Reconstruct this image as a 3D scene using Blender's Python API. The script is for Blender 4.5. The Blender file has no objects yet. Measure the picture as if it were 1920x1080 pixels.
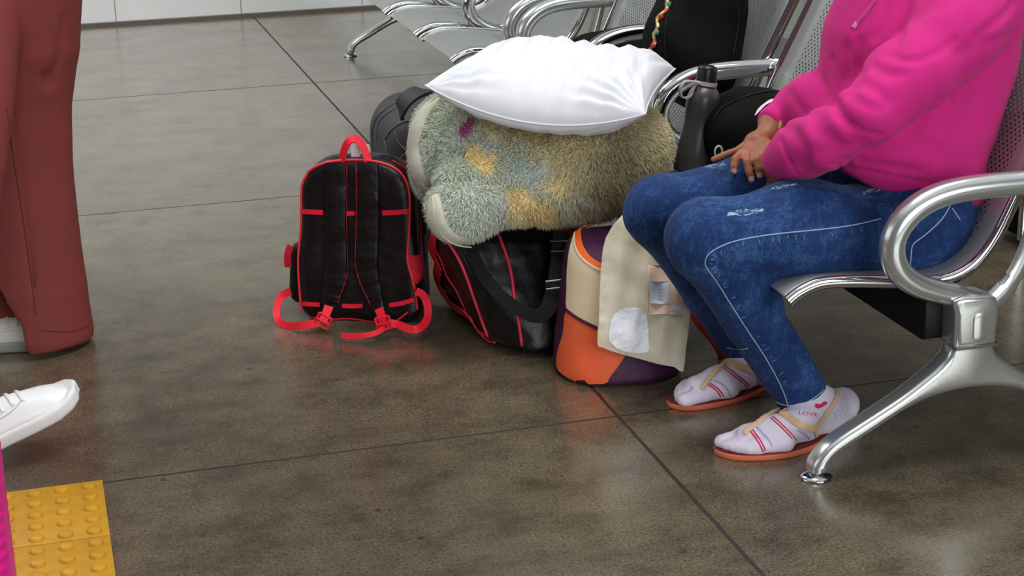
import bpy, bmesh, math, random
import numpy as np
from mathutils import Vector, Matrix, geometry
from mathutils.bvhtree import BVHTree
random.seed(4); rng = np.random.default_rng(7)
S = bpy.context.scene
COL = S.collection

# ---------------------------------------------------------------- camera, world, lights, exposure
FPX = 3257.04
CF = Vector((0.25126385, 0.91763433, -0.30791834)); CR = Vector((0.96232333, -0.27099007, -0.02231996)); CU = Vector((0.10392438, 0.29070881, 0.95115094))
CO = Vector((0, 0, 1.3518308))
cd = bpy.data.cameras.new('camera'); cam = bpy.data.objects.new('camera', cd); COL.objects.link(cam)
cd.sensor_width = 36; cd.lens = 36*FPX/1920; cd.clip_start = .05; cd.clip_end = 200
cam.matrix_world = Matrix(((CR.x, CU.x, -CF.x, CO.x), (CR.y, CU.y, -CF.y, CO.y), (CR.z, CU.z, -CF.z, CO.z), (0, 0, 0, 1)))
S.camera = cam
S.view_settings.view_transform = 'Standard'; S.view_settings.look = 'None'; S.view_settings.gamma = 1
S.view_settings.use_curve_mapping = False; S.view_settings.exposure = 0.15

W = bpy.data.worlds.new('world'); S.world = W; W.use_nodes = True
wn = W.node_tree; wn.nodes.clear()
wo = wn.nodes.new('ShaderNodeOutputWorld'); wb = wn.nodes.new('ShaderNodeBackground')
tc = wn.nodes.new('ShaderNodeTexCoord'); sp = wn.nodes.new('ShaderNodeSeparateXYZ'); rp = wn.nodes.new('ShaderNodeValToRGB')
wn.links.new(tc.outputs['Generated'], sp.inputs[0]); wn.links.new(sp.outputs['Z'], rp.inputs[0])
e = rp.color_ramp.elements
e[0].position = 0.0; e[0].color = (.10, .095, .09, 1); e[1].position = 1.0; e[1].color = (.50, .52, .54, 1)
for ps, c in ((.52, (.10, .10, .10, 1)), (.60, (.30, .31, .32, 1)), (.68, (.10, .10, .11, 1)), (.76, (.95, .98, 1, 1)), (.88, (1.1, 1.12, 1.15, 1))):
    q = e.new(ps); q.color = c
wn.links.new(rp.outputs[0], wb.inputs[0]); wb.inputs[1].default_value = .62; wn.links.new(wb.outputs[0], wo.inputs[0])

def area(name, loc, target, sx, sy, power, col=(1, 1, 1)):
    l = bpy.data.lights.new(name, 'AREA'); l.shape = 'RECTANGLE'; l.size = sx; l.size_y = sy; l.energy = power; l.color = col
    o = bpy.data.objects.new(name, l); COL.objects.link(o); o.location = loc
    o.rotation_euler = (Vector(target)-Vector(loc)).to_track_quat('-Z', 'Y').to_euler(); return o
area('window_light', (-6.0, 4.0, 2.6), (.6, 5.0, .2), 6, 3, 70, (.95, .98, 1))
area('window_light', (2.2, -4.6, 2.6), (1.2, 3.2, .3), 6, 3, 330, (.97, .99, 1))
area('overhead_light', (1.6, 3.0, 4.4), (1.2, 3.6, 0), 3.0, 1.4, 95, (1, .98, .95))
area('overhead_light', (-1.6, 7.4, 4.2), (-.8, 7.8, 0.6), 4.0, 1.2, 130, (1, .98, .95))  # lamp added overhead to brighten the far wall and its floor reflection

# ---------------------------------------------------------------- placing helpers
def ray(x, y): return (CF*FPX+CR*(x-960)+CU*(540-y)).normalized()
def P(x, y, ax, v):
    d = ray(x, y); return CO+d*((v-CO[ax])/d[ax])
def PY(x, y, Y): return P(x, y, 1, Y)
def PZ(x, y, Z): return P(x, y, 2, Z)
def proj(A):
    D = np.asarray(A, float)-np.array(CO); z = D@np.array(CF)
    return np.stack([960+FPX*(D@np.array(CR))/z, 540-FPX*(D@np.array(CU))/z], -1)
def spline(pts, n=8, closed=False):
    pts = [Vector(p) for p in pts]; out = []; m = len(pts)
    rngk = range(m if closed else m-1)
    for i in rngk:
        if closed: a, b, c, d = pts[i-1], pts[i], pts[(i+1) % m], pts[(i+2) % m]
        else: a, b, c, d = pts[max(i-1, 0)], pts[i], pts[i+1], pts[min(i+2, m-1)]
        for k in range(n):
            t = k/n
            out.append(.5*((2*b)+(c-a)*t+(2*a-5*b+4*c-d)*t*t+(3*b-a-3*c+d)*t**3))
    if not closed: out.append(pts[-1])
    return out

# ---------------------------------------------------------------- geometry collector
class G:
    def __init__(s): s.v = []; s.f = []; s.m = []
    def add(s, v, f, m=0):
        o = len(s.v); s.v += [tuple(p) for p in v]; s.f += [tuple(i+o for i in q) for q in f]; s.m += [m]*len(f); return s
    def sweep(s, pts, rad, m=0, seg=10, nrm=None, flat=1.0, caps=True, closed=False):
        """rad: number or list; cross-section ellipse rad x rad*flat, flat along the normal hint"""
        pts = [Vector(p) for p in pts]; n = len(pts); V = []; F = []
        prev = None
        for i, p in enumerate(pts):
            t = ((pts[(i+1) % n] if (closed or i < n-1) else p)-(pts[i-1] if (closed or i > 0) else p))
            t = t.normalized() if t.length > 1e-9 else Vector((0, 0, 1))
            h = Vector(nrm[i]) if isinstance(nrm, list) else (Vector(nrm) if nrm is not None else (prev or (Vector((0, 0, 1)) if abs(t.z) < .9 else Vector((1, 0, 0)))))
            a = h-t*h.dot(t); a = a.normalized() if a.length > 1e-6 else t.orthogonal().normalized(); b = t.cross(a); prev = a
            r = rad[i] if isinstance(rad, (list, tuple)) else rad
            for k in range(seg):
                w = 2*math.pi*k/seg; V.append(p+a*(math.cos(w)*r*flat)+b*(math.sin(w)*r))
        for i in range(n if closed else n-1):
            j = (i+1) % n
            for k in range(seg):
                l = (k+1) % seg; F.append((i*seg+k, i*seg+l, j*seg+l, j*seg+k))
        if caps and not closed:
            F.append(tuple(range(seg))[::-1]); F.append(tuple((n-1)*seg+k for k in range(seg)))
        return s.add(V, F, m)
    def ribbon(s, pts, nrm, w, th=.0015, m=0):
        pts = [Vector(p) for p in pts]; n = len(pts); V = []; F = []
        for i, p in enumerate(pts):
            t = (pts[min(i+1, n-1)]-pts[max(i-1, 0)]).normalized(); nn = Vector(nrm[i] if isinstance(nrm, list) else nrm)
            sd = t.cross(nn); sd = sd.normalized() if sd.length > 1e-6 else t.orthogonal().normalized(); nn = sd.cross(t)
            ww = (w[i] if isinstance(w, (list, tuple)) else w)/2
            V += [p-sd*ww, p+sd*ww, p+sd*ww+nn*th, p-sd*ww+nn*th]
        for i in range(n-1):
            for k in range(4):
                l = (k+1) % 4; F.append((i*4+k, i*4+l, i*4+4+l, i*4+4+k))
        F.append((3, 2, 1, 0)); F.append(tuple(4*(n-1)+k for k in range(4)))
        return s.add(V, F, m)
    def box(s, c, h, m=0, rot=None):
        V = [Vector((x*h[0], y*h[1], z*h[2])) for x in (-1, 1) for y in (-1, 1) for z in (-1, 1)]
        V = [Vector(c)+((rot@p) if rot else p) for p in V]
        return s.add(V, [(0, 1, 3, 2), (4, 6, 7, 5), (0, 4, 5, 1), (2, 3, 7, 6), (0, 2, 6, 4), (1, 5, 7, 3)], m)
    def lathe(s, prof, base, axis=(0, 0, 1), seg=32, m=0):
        ax = Vector(axis).normalized(); a = ax.orthogonal().normalized(); b = ax.cross(a); base = Vector(base); V = []; F = []
        for r, z in prof:
            for k in range(seg):
                w = 2*math.pi*k/seg; V.append(base+ax*z+(a*math.cos(w)+b*math.sin(w))*max(r, 1e-5))
        for i in range(len(prof)-1):
            for k in range(seg):
                l = (k+1) % seg; F.append((i*seg+k, i*seg+l, (i+1)*seg+l, (i+1)*seg+k))
        return s.add(V, F, m)
    def prism(s, outline, o, u, v, w, bev=0, seg=3, m=0):
        """closed outline (a,b) in the u,v frame, thickness w vector, rounded rims"""
        o = Vector(o); u = Vector(u); v = Vector(v); w = Vector(w); T = w.length; wn_ = w.normalized()
        pts = [Vector((a, b)) for a, b in outline]; n = len(pts)
        ar = sum(pts[i-1].x*pts[i].y-pts[i].x*pts[i-1].y for i in range(n))
        if ar < 0: pts = pts[::-1]
        nr = []
        for i in range(n):
            d1 = (pts[i]-pts[i-1]).normalized(); d2 = (pts[(i+1) % n]-pts[i]).normalized(); n1 = Vector((d1.y, -d1.x)); n2 = Vector((d2.y, -d2.x))
            q = n1+n2; L_ = q.length; nr.append(q/L_*min(1.5, 1/max(.5, L_/2)) if L_ > 1e-6 else n1)
        prof = [(0, 0)] if not bev else []
        if bev:
            bev = min(bev, T*.49)
            prof = [(bev*(1-math.sin(t)), bev*(1-math.cos(t))) for t in [math.pi/2*k/seg for k in range(seg+1)]]
        lev = [(i_, h_) for i_, h_ in prof]+[(i_, T-h_) for i_, h_ in prof[::-1]]
        V = []; F = []
        for ins_, h_ in lev:
            for p, q in zip(pts, nr):
                c = p-q*ins_; V.append(o+u*c.x+v*c.y+wn_*h_)
        for i in range(len(lev)-1):
            for k in range(n): l = (k+1) % n; F.append((i*n+k, i*n+l, (i+1)*n+l, (i+1)*n+k))
        i0 = lev[0][0]; cap = [p-q*i0 for p, q in zip(pts, nr)]
        r = geometry.delaunay_2d_cdt(cap, [(i, (i+1) % n) for i in range(n)], [], 1, 1e-7)
        mp = []
        for p in r[0]: mp.append(min(range(n), key=lambda k: (cap[k]-p).length_squared))
        for f in r[2]:
            F.append(tuple(mp[i] for i in f)[::-1]); F.append(tuple((len(lev)-1)*n+mp[i] for i in f))
        if u.cross(v).dot(wn_) < 0: F = [f[::-1] for f in F]
        return s.add(V, F, m)

def mk_mesh(name, V, F, mats, mi=None, sharp=None):
    me = bpy.data.meshes.new(name); V = np.asarray(V, np.float32)
    if isinstance(F, np.ndarray):
        n, k = F.shape; me.vertices.add(len(V)); me.vertices.foreach_set('co', V.ravel()); me.loops.add(n*k)
        me.loops.foreach_set('vertex_index', F.astype(np.int32).ravel()); me.polygons.add(n)
        me.polygons.foreach_set('loop_start', np.arange(n, dtype=np.int32)*k)
        me.update(calc_edges=True)
    else:
        me.from_pydata(V.tolist(), [], F); me.update()
    for m in mats: me.materials.append(m)
    if mi is not None: me.polygons.foreach_set('material_index', np.asarray(mi, np.int32))
    me.polygons.foreach_set('use_smooth', np.ones(len(me.polygons), bool))
    if sharp: me.set_sharp_from_angle(angle=math.radians(sharp))
    me.update(); return me

def wloc(o):
    v = Vector((0, 0, 0))
    while o: v += Vector(o.location); o = o.parent
    return v
def tag(o, label=None, cat=None, group=None, kind=None):
    if label: o['label'] = label
    if cat: o['category'] = cat
    if group: o['group'] = group
    if kind: o['kind'] = kind
    return o
def thing(name, loc, label, cat, group=None):
    o = bpy.data.objects.new(name, None); o.empty_display_size = .05; COL.objects.link(o); o.location = loc; return tag(o, label, cat, group)
def obj(name, geo, mats, parent=None, base=None, sharp=None, label=None):
    """geo is a G or a (V, F) pair in world coordinates"""
    if not isinstance(mats, (list, tuple)): mats = [mats]
    if isinstance(geo, G): V, F, mi = np.array(geo.v, float), geo.f, geo.m
    else: V, F = geo[0], geo[1]; mi = None; V = np.asarray(V, float)
    if isinstance(geo, G) and sharp is None: sharp = 50
    off = wloc(parent) if parent is not None else Vector(base) if base is not None else Vector((0, 0, 0))
    me = mk_mesh(name, V-np.array(off), F, mats, mi, sharp)
    o = bpy.data.objects.new(name, me); COL.objects.link(o)
    if parent is not None: o.parent = parent
    else: o.location = off
    if label: o['label'] = label
    o['_o'] = tuple(off); return o
def bvh(o):
    off = Vector(o['_o']); me = o.data
    return BVHTree.FromPolygons([v.co+off for v in me.vertices], [list(p.vertices) for p in me.polygons])
def hit(b, x, y, off=.001, fb=None):
    d = ray(x, y); h = b.ray_cast(CO, d)
    if h[0] is None:
        q = CO+d*((fb-CO.y)/d.y) if fb else None
        if q is None:
            # nearest place on the surface to the sight line
            t = 4.0
            for _ in range(6):
                n = b.find_nearest(CO+d*t); t = (n[0]-CO).dot(d)
            return n[0]+n[1]*off, n[1]
        return q, -d
    n = h[1] if h[1].dot(d) < 0 else -h[1]
    return h[0]+n*off, n
def snap(b, px, off=.001, n=6, closed=False, smooth=2):
    c = spline([(x, y, 0) for x, y in px], n, closed); R = [hit(b, p.x, p.y, off) for p in c]
    pts = [r[0] for r in R]; nr = [r[1] for r in R]
    for _ in range(smooth): nr = [(nr[max(i-1, 0)]+nr[i]*2+nr[min(i+1, len(nr)-1)]).normalized() for i in range(len(nr))]
    for _ in range(max(smooth-1, 0)): pts = [pts[0]]+[(pts[i-1]+pts[i]*2+pts[i+1])/4 for i in range(1, len(pts)-1)]+[pts[-1]]
    return pts, nr
def patch(g, b, poly, off=.0015, step=7, m=0, n=5, wob=0):
    """a thin sheet lying on a surface, its outline given as it is seen"""
    bd = [(p.x, p.y) for p in (spline([(x, y, 0) for x, y in poly], n, True) if n > 1 else [Vector((x, y, 0)) for x, y in poly])]
    xs = [p[0] for p in bd]; ys = [p[1] for p in bd]; pts = list(bd)
    def inside(x, y):
        c = False
        for i in range(len(bd)):
            (x1, y1), (x2, y2) = bd[i-1], bd[i]
            if (y1 > y) != (y2 > y) and x < (x2-x1)*(y-y1)/(y2-y1)+x1: c = not c
        return c
    gx = np.arange(min(xs)+step/2, max(xs), step); gy = np.arange(min(ys)+step/2, max(ys), step)
    for x in gx:
        for y in gy:
            if inside(x, y) and min((x-q[0])**2+(y-q[1])**2 for q in bd) > (step*.45)**2: pts.append((x, y))
    nb = len(bd)
    r = geometry.delaunay_2d_cdt([Vector(p) for p in pts], [(i, (i+1) % nb) for i in range(nb)], [], 1, 1e-4)
    V = [hit(b, p.x, p.y, off)[0] for p in r[0]]
    return g.add(V, [tuple(f)[::-1] for f in r[2]], m)

# ---------------------------------------------------------------- distance fields
def seg(p, a, b, ra, rb, sc=None):
    a = np.array(a, np.float32); b = np.array(b, np.float32)
    if sc is not None: s_ = np.array(sc, np.float32); p = p*s_; a = a*s_; b = b*s_
    ab = b-a; t = np.clip(((p-a)@ab)/max(float(ab@ab), 1e-9), 0, 1)
    return np.linalg.norm(p-a-t[:, None]*ab, axis=1)-(ra+(rb-ra)*t)
def smin(a, b, k): h = np.maximum(k-np.abs(a-b), 0)/k; return np.minimum(a, b)-h*h*k/4
def smax(a, b, k): return -smin(-a, -b, k)
def chain(p, pts, rad, k=.02, sc=None):
    d = None
    for i in range(len(pts)-1):
        e_ = seg(p, pts[i], pts[i+1], rad[i], rad[i+1], sc); d = e_ if d is None else smin(d, e_, k)
    return d
def ell(p, c, r):
    q = (p-np.array(c, np.float32))/np.array(r, np.float32); l = np.linalg.norm(q, axis=1); return (l-1)*min(r)
def ridge(p, pts, w, amp):
    d = None
    for a, b in zip(pts[:-1], pts[1:]):
        e_ = seg(p, a, b, 0, 0); d = e_ if d is None else np.minimum(d, e_)
    return amp*np.exp(-(d/w)**2)
def wav(p, f, s=0):
    r = np.random.default_rng(s); o = 0
    for i in range(5):
        k = r.normal(size=3); k /= np.linalg.norm(k); o = o+np.sin(p@(k*f*(.7+.25*i)).astype(np.float32)+r.uniform(0, 6.3))
    return o/5
def planes_from(pts):
    bm = bmesh.new()
    for p in pts: bm.verts.new(p)
    bmesh.ops.convex_hull(bm, input=bm.verts); c = sum((Vector(p) for p in pts), Vector())/len(pts); out = []
    for f in bm.faces:
        f.normal_update(); n = f.normal.copy(); q = f.verts[0].co
        if n.dot(q-c) < 0: n = -n
        if f.calc_area() > 1e-6 and not any((n-m[0]).length < .05 for m in out): out.append((n, n.dot(q)))
    bm.free(); return out
def poly_sdf(p, pl, k=.03):
    d = None
    for n, o in pl:
        e_ = p@np.array(n, np.float32)-o; d = e_ if d is None else smax(d, e_, k)
    return d
def sdf(f, lo, hi, h):
    """surface nets, evaluated only in blocks near the surface"""
    B = 8; lo = np.array(lo, float); n = [int(math.ceil((hi[i]-lo[i])/h/B))*B+1 for i in range(3)]
    nb = [(n[i]-1)//B for i in range(3)]; Vf = np.ones(n, np.float32)
    c = np.stack(np.meshgrid(*[(np.arange(nb[i])+.5)*B*h+lo[i] for i in range(3)], indexing='ij'), -1).reshape(-1, 3).astype(np.float32)
    d = f(c); Db = d.reshape(nb); ii = np.argwhere(np.abs(Db) < B*h*1.35)
    sg = np.where(Db < 0, -1, 1).astype(np.float32)
    Vf[:-1, :-1, :-1] = sg.repeat(B, 0).repeat(B, 1).repeat(B, 2)
    loc = np.stack(np.meshgrid(*[np.arange(B+1)]*3, indexing='ij'), -1).reshape(-1, 3)
    for s0 in range(0, len(ii), 400):
        blk = ii[s0:s0+400]; idx = (blk[:, None, :]*B+loc[None]).reshape(-1, 3)
        Vf[idx[:, 0], idx[:, 1], idx[:, 2]] = f((idx*h+lo).astype(np.float32))
    ins = Vf < 0
    cn = sum(ins[a:n[0]-1+a, b:n[1]-1+b, c_:n[2]-1+c_].astype(np.int8) for a in (0, 1) for b in (0, 1) for c_ in (0, 1))
    act = np.argwhere((cn > 0) & (cn < 8)); vid = -np.ones([k-1 for k in n], np.int64); vid[act[:, 0], act[:, 1], act[:, 2]] = np.arange(len(act))
    acc = np.zeros((len(act), 3)); cnt = np.zeros(len(act)); cor = [(a, b, c_) for a in (0, 1) for b in (0, 1) for c_ in (0, 1)]
    for a in cor:
        for ax in range(3):
            if a[ax] == 1: continue
            b = list(a); b[ax] = 1
            va = Vf[act[:, 0]+a[0], act[:, 1]+a[1], act[:, 2]+a[2]]; vb = Vf[act[:, 0]+b[0], act[:, 1]+b[1], act[:, 2]+b[2]]
            m = (va < 0) != (vb < 0); t = np.where(m, va/np.where(m, va-vb, 1), 0)
            q = np.tile(np.array(a, float), (len(act), 1)); q[:, ax] += t; acc[m] += q[m]; cnt[m] += 1
    V = lo+(act+acc/cnt[:, None])*h; F = []
    for ax in range(3):
        u, v = (ax+1) % 3, (ax+2) % 3; sl0 = [slice(None)]*3; sl1 = [slice(None)]*3; sl0[ax] = slice(0, -1); sl1[ax] = slice(1, None)
        A = ins[tuple(sl0)]; Bb = ins[tuple(sl1)]; E = np.argwhere(A != Bb); E = E[(E[:, u] > 0) & (E[:, v] > 0) & (E[:, u] < n[u]-1) & (E[:, v] < n[v]-1)]
        flip = ~A[E[:, 0], E[:, 1], E[:, 2]]; q = []
        for du, dv in ((1, 1), (0, 1), (0, 0), (1, 0)):
            w = E.copy(); w[:, u] -= du; w[:, v] -= dv; q.append(vid[w[:, 0], w[:, 1], w[:, 2]])
        q = np.stack(q, 1); q[flip] = q[flip][:, ::-1]; F.append(q[(q >= 0).all(1)])
    return V, np.concatenate(F)
def relax(V, F, it=2):
    E = np.concatenate([F[:, [0, 1]], F[:, [1, 2]], F[:, [2, 3]], F[:, [3, 0]]])
    for _ in range(it):
        s = np.zeros_like(V); c = np.zeros(len(V))
        for a, b in ((0, 1), (1, 0)):
            np.add.at(s, E[:, a], V[E[:, b]]); np.add.at(c, E[:, a], 1)
        V = V*.4+.6*s/np.maximum(c, 1)[:, None]
    return V, F

# ---------------------------------------------------------------- materials
def lin(c): return tuple(((x/255)/12.92 if x/255 <= .04045 else ((x/255+.055)/1.055)**2.4) for x in c)
def mat(name, rgb, rough=.6, metal=0, spec=.5, bump=0, bscale=200, var=0, vscale=8, sheen=0, coat=0, stretch=None, bd=.002, tr=0, sss=0, detail=4):
    m = bpy.data.materials.new(name); m.use_nodes = True; nt = m.node_tree; b = nt.nodes['Principled BSDF']; L = nt.links.new
    c = lin(rgb); b.inputs['Base Color'].default_value = (*c, 1); b.inputs['Roughness'].default_value = rough; b.inputs['Metallic'].default_value = metal
    b.inputs['Specular IOR Level'].default_value = spec; b.inputs['Sheen Weight'].default_value = sheen; b.inputs['Coat Weight'].default_value = coat
    if sss: b.inputs['Subsurface Weight'].default_value = sss; b.inputs['Subsurface Scale'].default_value = .01
    if var or bump:
        t = nt.nodes.new('ShaderNodeTexCoord'); mp = nt.nodes.new('ShaderNodeMapping'); L(t.outputs['Object'], mp.inputs[0])
        if stretch: mp.inputs['Scale'].default_value = stretch
    if var:
        nz = nt.nodes.new('ShaderNodeTexNoise'); nz.inputs['Scale'].default_value = vscale; nz.inputs['Detail'].default_value = detail; L(mp.outputs[0], nz.inputs[0])
        r = nt.nodes.new('ShaderNodeValToRGB'); L(nz.outputs[0], r.inputs[0]); r.color_ramp.elements[0].position = .3; r.color_ramp.elements[1].position = .7
        r.color_ramp.elements[0].color = (*[x*(1-var) for x in c], 1); r.color_ramp.elements[1].color = (*[min(1, x*(1+var)) for x in c], 1); L(r.outputs[0], b.inputs['Base Color'])
    if bump:
        nz = nt.nodes.new('ShaderNodeTexNoise'); nz.inputs['Scale'].default_value = bscale; nz.inputs['Detail'].default_value = detail; L(mp.outputs[0], nz.inputs[0])
        bp = nt.nodes.new('ShaderNodeBump'); bp.inputs['Strength'].default_value = bump; bp.inputs['Distance'].default_value = bd; L(nz.outputs[0], bp.inputs['Height']); L(bp.outputs[0], b.inputs['Normal'])
    return m
def N(nt, t, **k):
    n = nt.nodes.new(t)
    for a, v in k.items():
        if a.startswith('i'): n.inputs[int(a[1:])].default_value = v
        else: setattr(n, a, v)
    return n
def math_(nt, op, a, b=None, c=None):
    n = nt.nodes.new('ShaderNodeMath'); n.operation = op
    for i, v in enumerate((a, b, c)):
        if v is None: continue
        if isinstance(v, (int, float)): n.inputs[i].default_value = v
        else: nt.links.new(v, n.inputs[i])
    return n.outputs[0]
chrome = mat('chrome', (205, 207, 208), .07, 1, bump=0)
cast = mat('polished_cast_steel', (205, 209, 208), .24, .8)
blackmetal = mat('black_painted_steel', (3, 3, 4), .5, 0, .3)
black = mat('black_nylon', (7, 7, 8), .62, 0, .3, bump=.25, bscale=90, bd=.003)
blacksheen = mat('black_shiny_nylon', (11, 10, 12), .38, 0, .4, bump=.5, bscale=26, bd=.006, detail=5)
blackweb = mat('black_webbing', (20, 20, 20), .8, 0, .3, bump=.3, bscale=500)
red = mat('red_webbing', (235, 22, 48), .55, 0, .4, bump=.2, bscale=700, bd=.001)
crimson = mat('crimson_nylon', (188, 14, 42), .5, 0, .4, bump=.3, bscale=60, bd=.003)
white = mat('white_plastic', (235, 235, 238), .5)

# ---------------------------------------------------------------- the setting
WALL_X0, WALL_DX, TX = .408, .6125, .017
def floor_material():
    m = bpy.data.materials.new('polished_concrete'); m.use_nodes = True; nt = m.node_tree; b = nt.nodes['Principled BSDF']; L = nt.links.new
    t = N(nt, 'ShaderNodeTexCoord'); 
    def noise(s, d=6, r=.6, st=None):
        mp = N(nt, 'ShaderNodeMapping'); L(t.outputs['Object'], mp.inputs[0])
        if st: mp.inputs['Scale'].default_value = st
        n = N(nt, 'ShaderNodeTexNoise'); n.inputs['Scale'].default_value = s; n.inputs['Detail'].default_value = d; n.inputs['Roughness'].default_value = r; L(mp.outputs[0], n.inputs[0]); return n.outputs[0]
    def ramp(x, *st):
        r = N(nt, 'ShaderNodeValToRGB'); L(x, r.inputs[0]); el = r.color_ramp.elements
        el[0].position, c0 = st[0]; el[0].color = (*c0, 1); el[1].position, c1 = st[-1]; el[1].color = (*c1, 1)
        for ps, c in st[1:-1]: q = el.new(ps); q.color = (*c, 1)
        return r.outputs[0]
    def mix(a, b_, f, mode='MIX'):
        x = N(nt, 'ShaderNodeMix', data_type='RGBA', blend_type=mode)
        for i, v in ((0, f), (6, a), (7, b_)):
            if isinstance(v, (int, float)): x.inputs[i].default_value = v
            elif isinstance(v, tuple): x.inputs[i].default_value = (*v, 1)
            else: L(v, x.inputs[i])
        return x.outputs[2]
    g = lambda *c: lin(c)
    big = ramp(noise(1.3, 5), (.3, g(86, 78, 66)), (.7, g(110, 101, 86)))
    med = ramp(noise(9, 8, .7), (.32, (.52, .50, .47)), (.5, (.95, .95, .95)), (.7, (1.28, 1.26, 1.20)))
    c = mix(big, med, 1.0, 'MULTIPLY')
    fine = ramp(noise(170, 3, .75), (.34, (.22, .20, .18)), (.47, (.92, .92, .92)), (.60, (1.15, 1.14, 1.10)), (.72, (2.6, 2.5, 2.3)))
    c = mix(c, fine, .85, 'MULTIPLY')
    streak = ramp(noise(6, 6, .65, (.35, 1.6, 1)), (.28, (.72, .7, .68)), (.5, (1, 1, 1)), (.72, (1.1, 1.1, 1.09)))
    c = mix(c, streak, .8, 'MULTIPLY')
    spots = ramp(noise(22, 2, .4), (.2, (.25, .22, .2)), (.27, (1, 1, 1)))
    c = mix(c, spots, .9, 'MULTIPLY')
    sx = N(nt, 'ShaderNodeSeparateXYZ'); L(t.outputs['Object'], sx.inputs[0])
    wob = math_(nt, 'MULTIPLY', math_(nt, 'SUBTRACT', noise(14, 3), .5), .006)
    lines = None
    for ax, v, w in ((0, 1.0768, .0042), (0, -.95, .004), (0, 3.1, .004), (1, 3.134, .0036), (1, 5.129, .0034), (1, 6.884, .0045), (1, 1.13, .004)):
        d = math_(nt, 'ABSOLUTE', math_(nt, 'ADD', math_(nt, 'SUBTRACT', sx.outputs[ax], v), wob))
        s = math_(nt, 'LESS_THAN', d, w); lines = s if lines is None else math_(nt, 'MAXIMUM', lines, s)
    c = mix(c, g(26, 22, 19), math_(nt, 'MULTIPLY', lines, .9))
    L(c, b.inputs['Base Color'])
    ro = N(nt, 'ShaderNodeMapRange'); L(noise(5, 6, .7), ro.inputs[0]); ro.inputs[1].default_value = .3; ro.inputs[2].default_value = .7; ro.inputs[3].default_value = .17; ro.inputs[4].default_value = .32
    L(math_(nt, 'ADD', ro.outputs[0], math_(nt, 'MULTIPLY', lines, .4)), b.inputs['Roughness'])
    b.inputs['Specular IOR Level'].default_value = .5; b.inputs['Coat Roughness'].default_value = .19; b.inputs['Coat IOR'].default_value = 1.5; L(math_(nt, 'MULTIPLY', math_(nt, 'SUBTRACT', 1, lines), .55), b.inputs['Coat Weight']); b.inputs['Coat Tint'].default_value = (1, .97, .9, 1)
    bp = N(nt, 'ShaderNodeBump'); bp.inputs['Strength'].default_value = .25; bp.inputs['Distance'].default_value = .0012
    L(math_(nt, 'SUBTRACT', noise(170, 4), math_(nt, 'MULTIPLY', lines, 1.5)), bp.inputs['Height']); L(bp.outputs[0], b.inputs['Normal'])
    return m
fl = obj('floor', G().box((0, 4, -.05), (14, 14, .05)), floor_material()); tag(fl, kind='structure')
wallm = mat('glossy_white_wall_tile', (226, 229, 228), .16, 0, .5, var=.05, vscale=2.2)
grout = mat('grey_grout', (120, 120, 116), .8)
gw = G().box((1, 8.82, .70), (9, .1, .70)).box((1, 8.84, 2.7), (9, .1, 1.3), 2)  # unseen upper part is made dark so the near floor reflects less white
for i in range(-9, 12):
    gw.box((.0+.0, 8.719, .7), (.0015, .0012, .7), 1); 
    o_ = len(gw.v)-8
    for k in range(o_, o_+8): gw.v[k] = (gw.v[k][0]+WALL_X0+i*WALL_DX, gw.v[k][1], gw.v[k][2])
for z in (.62, 1.24): gw.box((1, 8.719, z), (9, .0012, .0015), 1)
wa = obj('wall_back', gw, [wallm, grout, mat('unseen_dark_upper_wall', (70, 68, 66), .7)], sharp=30); tag(wa, kind='structure')
tr = obj('base_shadow_strip', G().box((1, 8.705, .008), (9, .015, .008)), mat('painted_base_shadow', (98, 92, 84), .5)); tag(tr, kind='structure')  # coloured strip stands in for the shadow line along the wall base
wr = obj('added_wall_right', G().box((7.6, 3, 2.0), (.1, 8, 2.0)), mat('unseen_dark_wall', (30, 29, 30), .3)); tag(wr, kind='structure')  # unseen wall, added so the floor at right reflects something dark

# tactile paving
yel = mat('yellow_tactile_rubber', (188, 138, 0), .55, 0, .5, var=.12, vscale=30, bump=.15, bscale=300)
def tactile(x1, y1, label):
    x0, y0 = x1-.25, y1-.25; g = G(); cx, cy = x1-.125, y1-.125
    g.prism([(-.1245, -.1245), (.1245, -.1245), (.1245, .1245), (-.1245, .1245)], (cx, cy, 0), (1, 0, 0), (0, 1, 0), (0, 0, .006), .0015, 2)
    for i in range(5):
        for j in range(5):
            g.lathe([(.0140, 0), (.0132, .0036), (.0112, .0056), (.0085, .0066), (.0001, .0068)], (x1-.0265-.05*i, y1-.0275-.05*j, .0058), seg=18)
    o = obj('tactile_paving_tile', g, yel, base=(cx, cy, 0), sharp=35); tag(o, label, 'floor tile', None); return o
tactile(TX+.0262, 3.136, 'yellow tactile paving tile with round domes, the farther of the two beside the pink suitcase')
tactile(TX+.0262, 2.885, 'yellow tactile paving tile with round domes, cut by the bottom edge of the photo')

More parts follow.
